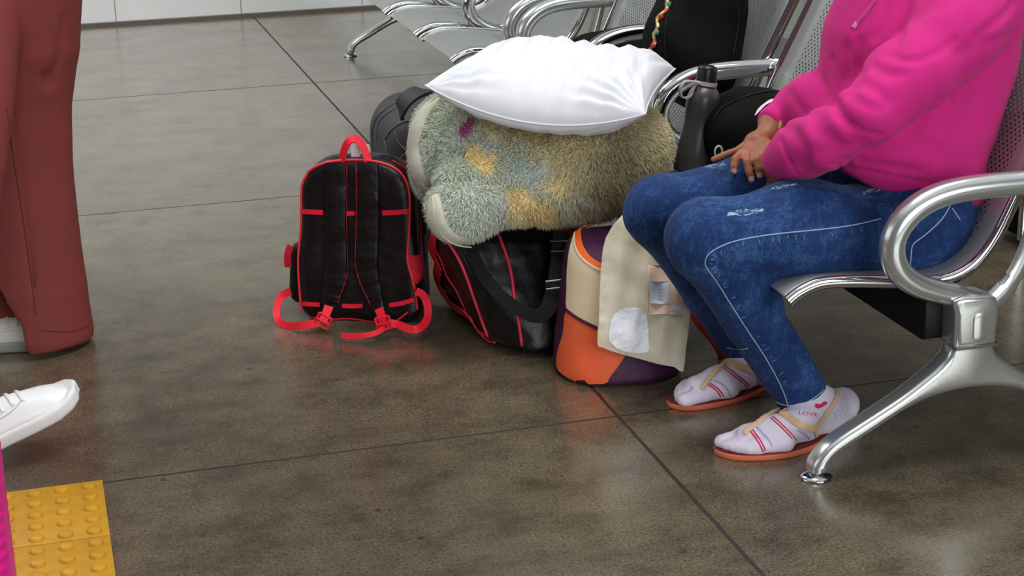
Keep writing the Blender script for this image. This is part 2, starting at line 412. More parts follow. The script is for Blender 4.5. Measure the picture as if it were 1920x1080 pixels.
# ---------------------------------------------------------------- airport benches
def seat_material():
    m = bpy.data.materials.new('perforated_silver_steel'); m.use_nodes = True; nt = m.node_tree; b = nt.nodes['Principled BSDF']; L = nt.links.new
    b.inputs['Base Color'].default_value = (*lin((168, 172, 170)), 1); b.inputs['Metallic'].default_value = .45; b.inputs['Roughness'].default_value = .38
    uv = N(nt, 'ShaderNodeUVMap', uv_map='m'); s = N(nt, 'ShaderNodeSeparateXYZ'); L(uv.outputs[0], s.inputs[0])
    def lat(off):
        q = []
        for k in (0, 1):
            f = math_(nt, 'FRACT', math_(nt, 'ADD', math_(nt, 'DIVIDE', s.outputs[k], .0165), off)); f = math_(nt, 'SUBTRACT', f, .5); q.append(math_(nt, 'MULTIPLY', f, f))
        return math_(nt, 'ADD', q[0], q[1])
    d = math_(nt, 'MINIMUM', lat(0), lat(.5)); hole = math_(nt, 'LESS_THAN', d, .034)
    uvn = N(nt, 'ShaderNodeUVMap', uv_map='n'); s2 = N(nt, 'ShaderNodeSeparateXYZ'); L(uvn.outputs[0], s2.inputs[0])
    mk = math_(nt, 'MULTIPLY', math_(nt, 'LESS_THAN', math_(nt, 'ABSOLUTE', math_(nt, 'SUBTRACT', s2.outputs[0], .5)), .36), math_(nt, 'MULTIPLY', math_(nt, 'GREATER_THAN', s2.outputs[1], .24), math_(nt, 'LESS_THAN', s2.outputs[1], .88)))
    hole = math_(nt, 'MULTIPLY', hole, mk); L(math_(nt, 'SUBTRACT', 1, hole), b.inputs['Alpha'])
    return m
seatm = seat_material()
PROF = [(1.283, .338), (1.305, .353), (1.345, .366), (1.40, .364), (1.46, .357), (1.52, .350), (1.58, .344), (1.63, .352), (1.672, .378), (1.704, .42), (1.728, .468), (1.757, .53), (1.805, .625), (1.853, .72), (1.892, .80), (1.92, .855), (1.938, .875), (1.955, .872)]
def prof_pts(dx=0, dz=0, n=4): return [Vector((p.x+dx, 0, p.z+dz)) for p in spline([(x, 0, z) for x, z in PROF], n)]
def seat_shell(y0, y1):
    pr = prof_pts(0, .004, 4); g = G(); V = []; F = []; U = []; NV = []; ny = 10
    al = [0]
    for a, b in zip(pr[:-1], pr[1:]): al.append(al[-1]+(b-a).length)
    for i, p in enumerate(pr):
        a = pr[max(i-1, 0)]; b = pr[min(i+1, len(pr)-1)]; t = (b-a).normalized(); nn = Vector((-t.z, 0, t.x))
        for j in range(ny+1):
            s = j/ny; dip = -.012*math.sin(math.pi*s)**.7*min(1, i/6)*min(1, (len(pr)-1-i)/6)
            V.append(p+nn*dip+Vector((0, y0+(y1-y0)*s, 0))); U.append((y0+(y1-y0)*s, al[i])); NV.append((s, al[i]/al[-1]))
    for i in range(len(pr)-1):
        for j in range(ny):
            k = i*(ny+1)+j; F.append((k, k+1, k+ny+2, k+ny+1))
    return V, F, U, NV
def leg_casting(y, side=-1):
    half = [(1.587, .243), (1.583, .222), (1.566, .200), (1.53, .174), (1.486, .146), (1.42, .111), (1.372, .086), (1.345, .068), (1.324, .046), (1.314, .028), (1.313, .014)]
    low = [(1.343, .014), (1.346, .030), (1.358, .047), (1.385, .062), (1.43, .085), (1.48, .112), (1.525, .132), (1.565, .142), (1.60, .1465), (1.629, .148)]
    h = [(p.x, p.z) for p in spline([(a, 0, b) for a, b in half], 3)]; l = [(p.x, p.z) for p in spline([(a, 0, b) for a, b in low], 3)]
    C = 1.629; out = h+l+[(2*C-a, b) for a, b in l[::-1][1:]]+[(2*C-a, b) for a, b in h[::-1]]
    return G().prism(out, (0, y-.025, 0), (1, 0, 0), (0, 0, 1), (0, .05, 0), .013, 4)
def bench(name, y0, pitch, n, label, holes=True):
    root = thing(name, (1.62, y0, 0), label, 'bench', 'rows of silver airport seats')
    C = 1.629; L_ = pitch*n
    obj('beam', G().prism([(1.55, .238), (1.655, .238), (1.655, .315), (1.55, .315)], (0, y0+.02, 0), (1, 0, 0), (0, 0, 1), (0, L_-.04, 0), .008, 2), blackmetal, root, sharp=40, label='black square steel beam')
    for k in range(n):
        a, b = y0+k*pitch+.045, y0+(k+1)*pitch-.045
        V, F, U, NV = seat_shell(a, b); o = obj('seat_shell', (V, F), seatm, root)
        for nm, dat in (('m', U), ('n', NV)):
            ul = o.data.uv_layers.new(name=nm); arr = np.array([dat[l.vertex_index] for l in o.data.loops], np.float32); ul.data.foreach_set('uv', arr.ravel())
        sm = o.modifiers.new('thickness', 'SOLIDIFY'); sm.thickness = .002; sm.offset = -1
        for yy in (a, b):
            pr = [p+Vector((0, yy, 0)) for p in prof_pts(0, 0, 4)]
            obj('seat_frame', G().sweep(pr, .0125, seg=12, nrm=(0, 1, 0), flat=.72), chrome, root)
        # under-seat bracket
        mid = (a+b)/2
        for yy in (mid-.12, mid+.12):
            g = G().sweep(spline([(1.42, yy, .335), (1.52, yy, .328), (1.60, yy, .322), (1.68, yy, .335), (1.725, yy, .40), (1.77, yy, .50)], 4), .016, seg=8, nrm=(0, 1, 0), flat=.35)
            obj('seat_bracket', g, blackmetal, root)
    for k in range(n+1):
        y = y0+k*pitch; end = k in (0, n)
        path = [(1.985, .520), (1.93, .528), (1.85, .531), (1.76, .532), (1.66, .5335), (1.585, .530), (1.53, .517), (1.49, .491), (1.467, .455), (1.466, .418), (1.483, .385), (1.515, .360), (1.555, .343), (1.60, .328), (1.632, .308)]
        pr = spline([(x, y, z) for x, z in path], 5); m_ = len(pr)
        rad = [.021+.003*math.sin(math.pi*i/m_) for i in range(m_)]
        obj('armrest', G().sweep(pr, rad, seg=16, nrm=(0, 1, 0), flat=1.05), cast if end else chrome, root)
        # arm to back link and hinge
        obj('back_support', G().sweep(spline([(1.67, y, .305), (1.705, y, .335), (1.735, y, .385), (1.755, y, .45), (1.775, y, .53), (1.80, y, .60)], 5), [.02]*6+[.018]*20, seg=10, nrm=(0, 1, 0), flat=.6), cast, root)
        obj('hinge_bolt', G().sweep([(1.775, y-.05, .52), (1.775, y+.05, .52)], .012, seg=12), chrome, root)
        if end:
            g = G().prism([(1.587, .236), (1.671, .236), (1.674, .30), (1.668, .326), (1.65, .334), (1.60, .337), (1.578, .33), (1.586, .30)], (0, y-.035, 0), (1, 0, 0), (0, 0, 1), (0, .07, 0), .012, 4)
            col = obj('column', g, cast, root, sharp=50)
            ob = [(1.633+.015*math.cos(t), .274+.012*math.sin(t)+(.016 if math.sin(t) > 0 else -.016)) for t in [2*math.pi*i/24 for i in range(24)]]
            obj('column_panel', G().prism(ob, (0, y-.038, 0), (1, 0, 0), (0, 0, 1), (0, .006, 0), .002, 2), cast, col, sharp=50)
            obj('column_collar', G().box((1.629, y, .236), (.0435, .0365, .003)), chrome, col)
            lg = obj('leg', leg_casting(y), cast, root, sharp=60)
            for sx in (1.328, 2*C-1.328):
                obj('foot_pad', G().lathe([(.0001, 0), (.029, 0), (.0305, .0025), (.029, .006), (.02, .0095), (.011, .012), (.0095, .02), (.0001, .021)], (sx, y, 0), seg=32), chrome, lg)
        else:
            obj('arm_bracket', G().prism([(1.59, .30), (1.665, .30), (1.668, .33), (1.595, .335)], (0, y-.025, 0), (1, 0, 0), (0, 0, 1), (0, .05, 0), .008, 2), chrome, root)
    return root
bench('airport_bench', 2.728, .605, 4, 'silver perforated airport bench the woman in pink sits on')
bench('airport_bench', 5.30, .53, 4, 'empty silver airport bench at the far end, partly cut by the top edge')

# ---------------------------------------------------------------- the seated woman
wroot = thing('person', (1.55, 3.02, 0), 'woman in magenta hoodie and blue jeans sitting with hands in her lap', 'person')
skin = mat('brown_skin', (156, 98, 70), .5, 0, .4, var=.08, vscale=40, bump=.12, bscale=300, sss=.15)
nailm = mat('pale_pink_nail', (224, 170, 158), .3)
hair = mat('dark_hair', (24, 17, 14), .5, bump=.6, bscale=160, stretch=(1, 1, .1))
# joints
NH, NK, NA = PY(1728, 437, 2.935), PY(1322, 447, 2.90), PY(1500, 735, 2.945)
NM, NT = PY(1500, 432, 2.905), PY(1411, 594, 2.91)
FH, FK, FA = PY(1690, 400, 3.12), PY(1238, 397, 3.15), PY(1398, 655, 3.215)
FM, FT = PY(1430, 368, 3.13), PY(1334, 550, 3.18)
NS, NE, NW = PY(1852, 0, 2.90), PY(1634, 212, 2.80), PY(1466, 299, 2.965)
NX = PY(1550, 262, 2.86)
FS, FE, FW = PY(1660, -10, 3.17), PY(1590, 180, 3.22), PY(1452, 229, 3.13)
CH = Vector((1.665, 3.02, .84))
# right (far) hand spread on the far thigh
rw = PY(1446, 250, 3.115); rp = PY(1416, 268, 3.09)
RF = {'little': [(1393, 278, 3.098), (1384, 282, 3.098), (1368, 287, 3.105), (1352, 293, 3.11), (1337, 299, 3.115)],
      'ring': [(1402, 280, 3.075), (1390, 287, 3.062), (1379, 298, 3.045), (1376, 311, 3.04), (1376, 322, 3.042)],
      'middle': [(1412, 280, 3.07), (1402, 288, 3.055), (1400, 303, 3.035), (1404, 322, 3.028), (1409, 337, 3.03)],
      'index': [(1425, 278, 3.06), (1421, 288, 3.045), (1419, 300, 3.03), (1422, 315, 3.022), (1424, 329, 3.024)]}
RFp = {k: [PY(*q) for q in v] for k, v in RF.items()}
RFr = {'little': (.0085, .0083, .0078, .0070, .0062), 'ring': (.0095, .0092, .0086, .0078, .0068), 'middle': (.0098, .0094, .0088, .0080, .0070), 'index': (.0098, .0094, .0088, .0080, .0070)}
RTh = [PY(1440, 272, 3.06), PY(1440, 290, 3.035), PY(1440, 306, 3.025), PY(1438, 318, 3.022)]
# left (near) hand tucked down between the thighs
lw = PY(1478, 300, 2.965); lp = PY(1472, 322, 3.00)
LP = PY(1466, 330, 3.015)
LF = [[LP+Vector((-.012+.019*i, .004, 0)), LP+Vector((-.022+.019*i, .014, -.028)), LP+Vector((-.030+.018*i, .024, -.052)), LP+Vector((-.034+.016*i, .034, -.07+.004*abs(i-1)))] for i in range(4)]
LT = [PY(1490, 318, 3.005), PY(1500, 326, 3.02), PY(1508, 330, 3.035)]
# feet
NF = [(1.208, 2.893, .028), (1.255, 2.876, .032), (1.31, 2.872, .034), (1.37, 2.886, .040), (1.43, 2.92, .044), (1.487, 2.948, .043)]
FF = [(1.208, 3.150, .028), (1.255, 3.150, .032), (1.31, 3.162, .034), (1.37, 3.182, .040), (1.43, 3.212, .044), (1.487, 3.240, .043)]
def foot_field(p, C, A, grow, side):
    """side: +1 big toe towards +y"""
    C = [np.array(c) for c in C]; sc = (1, 1, 1)
    d = chain(p, [C[5], C[4], C[3], C[2], C[1]], [.032+grow, .033+grow, .031+grow, .029+grow, .024+grow], .02)
    ax = (C[1]-C[3]); ax /= np.linalg.norm(ax); lat = np.array((-ax[1], ax[0], 0)); lat = lat*(1 if lat[1]*side > 0 else -1)
    ball = C[2]+np.array((0, 0, -.008)); d = smin(d, chain(p, [ball-lat*.020, ball+lat*.020], [.020+grow, .024+grow], .01), .02)
    q = C[1]+np.array((0, 0, -.008)); d = smin(d, chain(p, [ball+lat*.022, q+lat*.020, q+lat*.021+ax*.045], [.019+grow, .016+grow, .0135+grow], .008), .012)
    d2 = None
    for k, (o, l) in enumerate(((.004, .044), (-.010, .036), (-.022, .027), (-.033, .016))):
        e_ = chain(p, [ball+lat*o, q+lat*o, q+lat*(o+.001)+ax*l], [.017+grow, .0125+grow, .0098+grow], .008); d2 = e_ if d2 is None else smin(d2, e_, .008)
    d = smin(d, d2, .004)
    if grow > 0: d = d+ridge(p, [q+lat*.009+ax*.045+np.array((0, 0, .012)), q+lat*.009+np.array((0, 0, .018)), ball+lat*.008+np.array((0, 0, .026))], .0055, .008)
    d = smin(d, chain(p, [C[4]+np.array((.0, 0, .0)), np.array(C[4])*.35+np.array(A)*.65+np.array((0, 0, .0)), A], [.033+grow, .033+grow, .034+grow], .02), .035)
    d = smax(d, (.0155-grow)-p[:, 2], .008)     # flat sole
    return d
def body_field(p):
    d = chain(p, [(1.64, 3.02, .45), (1.655, 3.02, .58), (1.665, 3.02, .74), (1.67, 3.02, .86)], [.115, .105, .12, .11], .04, (1, .85, 1))
    d = smin(d, chain(p, [NS+Vector((.0, .05, -.02)), (1.67, 3.02, .89), FS+Vector((0, -.03, -.02))], [.05, .06, .05], .03), .05)
    d = smin(d, chain(p, [(1.665, 3.02, .88), (1.64, 3.02, .97), (1.62, 3.02, 1.02)], [.055, .05, .052], .02), .03)
    hd = ell(p, (1.60, 3.02, 1.105), (.098, .078, .115)); hd = smin(hd, ell(p, (1.565, 3.02, 1.055), (.062, .055, .062)), .03)
    hd = smin(hd, chain(p, [(1.507, 3.02, 1.10), (1.490, 3.02, 1.075)], [.008, .014], .01), .012)
    for s_ in (-1, 1):
        hd = smin(hd, ell(p, (1.61, 3.02+.08*s_, 1.09), (.022, .010, .032)), .008); hd = smin(hd, ell(p, (1.518, 3.02+.033*s_, 1.108), (.014, .016, .010)), .008)
        hd = hd+ridge(p, [(1.505, 3.02+.022*s_, 1.115), (1.51, 3.02+.045*s_, 1.115)], .010, .005)
    hd = smin(hd, chain(p, [(1.506, 3.0, 1.042), (1.502, 3.02, 1.044), (1.506, 3.04, 1.042)], [.007, .009, .007], .008), .006)
    d = smin(d, hd, .03)
    for a, b, c, r in ((NS, NE, NW, (.045, .040, .029)), (FS, FE, FW, (.045, .040, .027))):
        d = smin(d, chain(p, [a, b, c], r, .03), .03)
    d = smin(d, chain(p, [NE, NX, NW], (.038, .036, .026), .03), .02)
    for pts in ((NH, NM, NK, NT, NA), (FH, FM, FK, FT, FA)):
        d = smin(d, chain(p, pts, (.070, .066, .050, .042, .036), .02), .04)
    d = smin(d, foot_field(p, NF, NA, -.004, 1), .01); d = smin(d, foot_field(p, FF, FA, -.004, -1), .01)
    # right hand
    h = chain(p, [FW, rw, rp], (.026, .022, .021), .02, None)
    for k, q in RFp.items():
        f_ = chain(p, [rw*.35+q[0]*.65, q[0]], (.012, .0105), .01); f_ = smin(f_, chain(p, q, [r_*.94 for r_ in RFr[k]], .002), .005); h = smin(h, f_, .006 if k != 'little' else .005)
    h = smin(h, chain(p, RTh, (.012, .0105, .0095, .008), .006), .01)
    h = smin(h, chain(p, [rp, PY(1410, 277, 3.085)], (.018, .014), .01), .012)
    d = smin(d, h, .02)
    h = chain(p, [NW, lw, lp, LP], (.027, .026, .025, .021), .015)
    for i, q in enumerate(LF): h = smin(h, chain(p, q, (.010, .0092, .0084, .007), .005), .007)
    h = smin(h, chain(p, LT, (.013, .011, .009), .01), .01)
    return smin(d, h, .02)
Vb, Fb = sdf(body_field, (1.02, 2.70, 0), (1.92, 3.38, 1.26), .0034)
body = obj('body', relax(Vb, Fb, 1), skin, wroot)
bb = bvh(body)
g = G()
for k, (x, y) in {'ring': (1376, 322), 'middle': (1409, 337), 'index': (1424, 329)}.items():
    w_, h_ = (4.4, 5.2) if k != 'little' else (5, 3.6)
    gg = G(); patch(gg, bb, [(x-w_, y-h_), (x, y-h_*1.25), (x+w_, y-h_), (x+w_*.95, y+h_*.6), (x, y+h_*1.1), (x-w_*.95, y+h_*.6)], .0005, 2.5, n=3)
    obj('fingernail', gg, nailm, body, label='pale pink fingernail')
obj('hair', relax(*sdf(lambda p: smax(smin(ell(p, (1.622, 3.02, 1.125), (.108, .092, .118)), chain(p, [(1.70, 3.02, 1.12), (1.735, 3.02, 1.0), (1.84, 3.02, .93)], [.06, .05, .03], .03), .03), -ell(p, (1.50, 3.02, 1.06), (.085, .085, .105)), .02)+.003*wav(p*np.array((1, 1, .15), np.float32), 260, 3), (1.45, 2.9, .88), (1.9, 3.14, 1.27), .006)), hair, wroot)
obj('wristband', G().sweep([FW*.45+rw*.55+Vector((0, 0, 0))+(Vector((.35, .0, .94)).normalized()*math.cos(t)+Vector((0, 1, 0))*math.sin(t))*.0265 for t in [2*math.pi*i/24 for i in range(24)]], .005, seg=8, closed=True), mat('tan_wristband', (205, 160, 120), .6), wroot)

# jeans
denim = bpy.data.materials.new('blue_denim'); denim.use_nodes = True
def _denim():
    nt = denim.node_tree; b = nt.nodes['Principled BSDF']; L = nt.links.new; t = N(nt, 'ShaderNodeTexCoord')
    def nz(s, d=5, st=None, r=.6):
        mp = N(nt, 'ShaderNodeMapping'); L(t.outputs['Object'], mp.inputs[0])
        if st: mp.inputs['Scale'].default_value = st
        n = N(nt, 'ShaderNodeTexNoise'); n.inputs['Scale'].default_value = s; n.inputs['Detail'].default_value = d; n.inputs['Roughness'].default_value = r; L(mp.outputs[0], n.inputs[0]); return n.outputs[0]
    r = N(nt, 'ShaderNodeValToRGB'); el = r.color_ramp.elements; el[0].position = .32; el[0].color = (*lin((10, 27, 66)), 1); el[1].position = .72; el[1].color = (*lin((78, 118, 172)), 1); q = el.new(.5); q.color = (*lin((26, 56, 106)), 1)
    f = math_(nt, 'ADD', math_(nt, 'MULTIPLY', nz(12, 4), .30), math_(nt, 'ADD', math_(nt, 'MULTIPLY', nz(260, 3), .28), math_(nt, 'ADD', math_(nt, 'MULTIPLY', nz(110, 4, (1, 1, .22)), .22), math_(nt, 'MULTIPLY', nz(60, 5, (.25, 1, 1)), .20))))
    L(f, r.inputs[0]); L(r.outputs[0], b.inputs['Base Color']); b.inputs['Roughness'].default_value = .8; b.inputs['Sheen Weight'].default_value = .04; b.inputs['Specular IOR Level'].default_value = .2
    bp = N(nt, 'ShaderNodeBump'); bp.inputs['Strength'].default_value = .35; bp.inputs['Distance'].default_value = .0015; L(nz(420, 2), bp.inputs['Height']); L(bp.outputs[0], b.inputs['Normal'])
_denim()
def jeans_field(p):
    nl = chain(p, [NH, NM, NK], (.094, .087, .070), .05); sh = chain(p, [NK, NT, NA], (.068, .058, .054), .012); sh = smin(sh, ell(p, PY(1405, 555, 2.905), (.055, .055, .06)), .03); nl = smin(nl, sh, .035)
    nl = nl+ridge(p, [PY(1405, 520, 2.83), PY(1440, 545, 2.83), PY(1447, 575, 2.83)], .006, .005)
    for pts, w_, a_ in (([(1320, 488), (1352, 495), (1400, 497)], .005, .004), ([(1330, 478), (1355, 488)], .004, .004), ([(1352, 505), (1385, 512)], .004, .0035), ([(1300, 497), (1345, 503)], .004, .003),
                        ([(1430, 648), (1455, 640), (1478, 612)], .005, .004), ([(1440, 605), (1470, 590)], .005, .003), ([(1420, 690), (1450, 700), (1490, 690)], .006, .003), ([(1440, 725), (1480, 732), (1530, 700)], .006, .003)):
        nl = nl+ridge(p, [PY(x, y, 2.835) for x, y in pts], w_, a_)
    fl_ = chain(p, [FH, FM, FK], (.092, .085, .068), .05); fl_ = smin(fl_, chain(p, [FK, FT, FA], (.065, .054, .047), .012), .035)
    for pts in ([(1225, 420), (1243, 445)], [(1215, 432), (1240, 460)], [(1235, 415), (1248, 432)]): fl_ = fl_+ridge(p, [PY(x, y, 3.09) for x, y in pts], .005, .0035)
    pel = ell(p, (1.645, 3.025, .468), (.125, .185, .115))
    d = smin(nl, fl_, .012); d = smin(d, pel, .06)
    d = d+.0016*wav(p, 60, 5)+.0008*wav(p, 140, 6)
    # cut the legs open at the hems
    for A, T, r_ in ((NA, NT, .0), (FA, FT, .0)):
        ax = np.array((A-T).normalized(), np.float32); h = (p-np.array(A, np.float32))@ax-.012
        near = np.linalg.norm(p-np.array(A, np.float32), axis=1) < .13
        d = np.where(near, smax(d, h, .006), d)
    d = smax(d, .372-p[:, 2]-10*(p[:, 0] < 1.50), .01) if False else d
    return d
Vj, Fj = sdf(jeans_field, (1.0, 2.74, .04), (1.86, 3.32, .66), .0042)
jeans = obj('jeans', relax(Vj, Fj, 1), denim, wroot); jb = bvh(jeans)
thread = mat('pale_blue_stitching', (158, 178, 205), .8)
def line_on(b, px, r, m, parent, name, off=.0006, n=6, flat=.6, nk=8):
    pts, nr = snap(b, px, off, n); return obj(name, G().sweep(pts, r, seg=nk, nrm=nr, flat=flat), m, parent)
line_on(jb, [(1652, 410), (1600, 422), (1540, 430), (1460, 438), (1400, 447), (1360, 458), (1330, 475), (1322, 492), (1327, 505), (1345, 530), (1370, 570), (1400, 617), (1435, 670), (1465, 725), (1478, 762)], .0011, thread, jeans, 'side_seam')
line_on(jb, [(1782, 385), (1765, 412), (1735, 440), (1712, 458), (1708, 480), (1706, 502)], .0012, thread, jeans, 'pocket_seam')
line_on(jb, [(1785, 390), (1800, 412)], .0010, thread, jeans, 'pocket_seam')
line_on(jb, [(1453, 752), (1475, 760), (1510, 755), (1540, 735), (1556, 712)], .0012, thread, jeans, 'hem_stitching')
line_on(jb, [(1363, 652), (1385, 655), (1402, 653)], .0011, thread, jeans, 'hem_stitching')
# worn and ripped patches
rip = mat('frayed_white_threads', (168, 190, 215), .9)
def ripped(c, w, h, n, sl, seed):
    r = random.Random(seed); gg = G()
    for i in range(n):
        t = r.uniform(-1, 1); x = c[0]+w*t; y = c[1]+sl*w*t+h*r.uniform(-1, 1)*(1-abs(t)*.7); l = r.uniform(.08, .30)*w
        pts, nr = snap(jb, [(x-l/2, y-sl*l/2+r.uniform(-1, 1)), (x, y+r.uniform(-1.5, 1.5)), (x+l/2, y+sl*l/2+r.uniform(-1, 1))], .0007, 2, smooth=0)
        gg.sweep(pts, r.uniform(.0003, .0006), seg=5, nrm=nr, flat=.6)
    obj('ripped_patch', gg, rip, jeans)
ripped((1398, 398), 32, 7, 70, -.12, 1); ripped((1340, 310), 20, 5, 36, -.1, 2); ripped((1635, 358), 16, 6, 40, -.25, 3); ripped((1470, 350), 24, 2.4, 40, -.2, 4)

# socks and sandals
sockm = mat('lilac_white_sock', (222, 214, 232), .9, 0, .2, bump=.5, bscale=420, bd=.0015, sheen=.3, var=.05, vscale=50)
spink = mat('pink_red_stripe', (214, 40, 84), .9); sblue = mat('grey_blue_stripe', (170, 176, 208), .9)
strapm = mat('tan_sandal_strap', (228, 192, 152), .55, bump=.3, bscale=400); solem = mat('coral_sandal_sole', (214, 110, 78), .6); footbed = mat('dark_red_footbed', (112, 30, 34), .6)
def text_geo(g, b, body_, px, py, size, slope=0, m=0, off=.0006, squash=1.0, ext=0, mir=1, skew=0):
    c = bpy.data.curves.new('t', 'FONT'); c.body = body_; c.size = 1; o = bpy.data.objects.new('t', c); COL.objects.link(o)
    dg = bpy.context.evaluated_depsgraph_get(); me = bpy.data.meshes.new_from_object(o.evaluated_get(dg))
    bm = bmesh.new(); bm.from_mesh(me); bmesh.ops.triangulate(bm, faces=bm.faces); bm.verts.index_update()
    V = [hit(b, px+(v.co.x+skew*v.co.y)*size*mir, py-v.co.y*size*squash+slope*v.co.x*size, off)[0] for v in bm.verts]; F = [[q.index for q in f.verts] for f in bm.faces]
    bm.free(); COL.objects.unlink(o); bpy.data.objects.remove(o); bpy.data.meshes.remove(me); return g.add(V, F, m)
def footwear(C, A, side, pinks, blues, thong, top, heel, txt):
    field = lambda p: smax(foot_field(p, C, A, .003, side)+.0006*wav(p, 300, 2), (p[:, 2]-(.16)), .004)
    lo = (min(c[0] for c in C)-.08, min(c[1] for c in C)-.07, 0); hi = (max(c[0] for c in C)+.07, max(c[1] for c in C)+.07, .2)
    V, F = relax(*sdf(field, lo, hi, .0026), 1); so = obj('sock', (V, F), sockm, wroot); b = bvh(so)
    g = G(); g.v = [tuple(v) for v in V]; g.f = [tuple(f) for f in F]; g.m = [0]*len(F)
    for l in pinks:
        for dx in (-2.2, 2.2):
            pts, nr = snap(b, [(x+dx, y-dx*.5) for x, y in l], .0002, 6); g.ribbon(pts, nr, .0030, .0006, 1)
    for l in blues: pts, nr = snap(b, l, .0002, 6); g.ribbon(pts, nr, .004, .0005, 2)
    if txt:
        text_geo(g, b, 'LOVE', 1497, 777, 15, .12, 1, .0006, .62)
        patch(g, b, [(1527, 760), (1532, 757), (1538, 758), (1545, 753), (1551, 754), (1549, 759), (1536, 766), (1530, 765)], .0006, 4, 1, 3)
        for x, y in ((1571, 770), (1566, 776), (1575, 779), (1569, 784), (1578, 768)): g.lathe([(.0001, .0006), (.002, .0003)], hit(b, x, y, .0004)[0], hit(b, x, y)[1], 6, 2)
    old = so.data; mats = [sockm, spink, sblue]; so.data = mk_mesh('sock', np.array(g.v)-np.array(wloc(wroot)), g.f, mats, g.m); bpy.data.meshes.remove(old)
    # sole outline around the foot
    sd = obj('sandal', sole_geo(C, side, .0, .0115, 1.0), solem, wroot, sharp=40)
    obj('footbed', sole_geo(C, side, .0115, .0025, .93), footbed, sd, sharp=40)
    w = []
    g2 = G(); pts, nr = snap(b, thong, .002, 8)
    for ph in (0, 1, 2):
        q = [p+n*.0015*math.cos(i*1.1+ph*2.1)+n.cross((pts[min(i+1, len(pts)-1)]-pts[max(i-1, 0)]).normalized())*.0025*math.sin(i*1.1+ph*2.1) for i, (p, n) in enumerate(zip(pts, nr))]
        g2.sweep(q, .0032, seg=8)
    obj('braided_thong', g2, strapm, sd)
    pts, nr = snap(b, top, .0012, 8); g2 = G(); n_ = len(pts)
    for i in range(n_-1):
        pass
    g2.ribbon(pts, nr, [.017-.006*i/n_ for i in range(n_)], .0028)
    for i in range(1, int(n_*.62)):
        t = (pts[i+1]-pts[i-1]).normalized(); sdv = t.cross(nr[i]).normalized(); c = pts[i]+nr[i]*.0032; g2.sweep([c-sdv*.0078, c+sdv*.0078], .0013, seg=6)
    obj('instep_strap', g2, strapm, sd)
    for h in heel: pts, nr = snap(b, h, .001, 8); obj('heel_strap', G().ribbon(pts, nr, .0085, .0024), strapm, sd)
    return b
def sole_geo(C, side, z0, th, k):
    ctr = [Vector((c[0], c[1], 0)) for c in C]; cl = spline(ctr, 6); n = len(cl); L = []; R = []
    ax = (cl[0]-cl[6]).normalized(); cl = [cl[0]+ax*.016*k, cl[0]+ax*.013*k, cl[0]+ax*.007*k]+cl+[cl[-1]+(cl[-1]-cl[-4]).normalized()*.028*k, cl[-1]+(cl[-1]-cl[-4]).normalized()*.036*k]
    N_ = len(cl); prof = [(0, .010), (.015, .020), (.04, .029), (.08, .036), (.14, .042), (.25, .046), (.36, .048), (.5, .043), (.66, .034), (.8, .035), (.92, .034), (.975, .024), (1, .006)]
    ln = [0]
    for a, b in zip(cl[:-1], cl[1:]): ln.append(ln[-1]+(b-a).length)
    for i, p in enumerate(cl):
        t = (cl[min(i+1, N_-1)]-cl[max(i-1, 0)]).normalized(); nn = Vector((-t.y, t.x, 0)); s = ln[i]/ln[-1]
        w = np.interp(s, [q[0] for q in prof], [q[1] for q in prof])*k; L.append(p+nn*w); R.append(p-nn*w)
    out = [(p.x, p.y) for p in L]+[(p.x, p.y) for p in R[::-1]]
    return G().prism(out, (0, 0, z0), (1, 0, 0), (0, 1, 0), (0, 0, th), min(.003, th*.4), 3)
footwear(NF, NA, 1, [[(1447, 782), (1474, 807), (1495, 831), (1503, 843)], [(1409, 807), (1424, 828), (1433, 846), (1437, 859)]], [[(1419, 801), (1441, 825), (1456, 853)], [(1495, 806), (1512, 816), (1521, 828)]],
         [(1397, 813), (1404, 805), (1418, 795), (1444, 775), (1460, 765)], [(1459, 766), (1477, 784), (1501, 797), (1526, 804)], [[(1526, 804), (1548, 778), (1566, 751), (1570, 735)], [(1526, 803), (1531, 815), (1533, 828)]], True)
footwear(FF, FA, -1, [[(1357, 687), (1379, 704), (1397, 718), (1402, 726)], [(1329, 720), (1344, 730), (1355, 745), (1360, 757)]], [[(1339, 713), (1358, 724), (1370, 742)]],
         [(1316, 729), (1322, 720), (1338, 701), (1358, 682), (1365, 676)], [(1364, 677), (1388, 689), (1405, 694), (1417, 702)], [[(1417, 701), (1423, 712), (1425, 720)]], False)

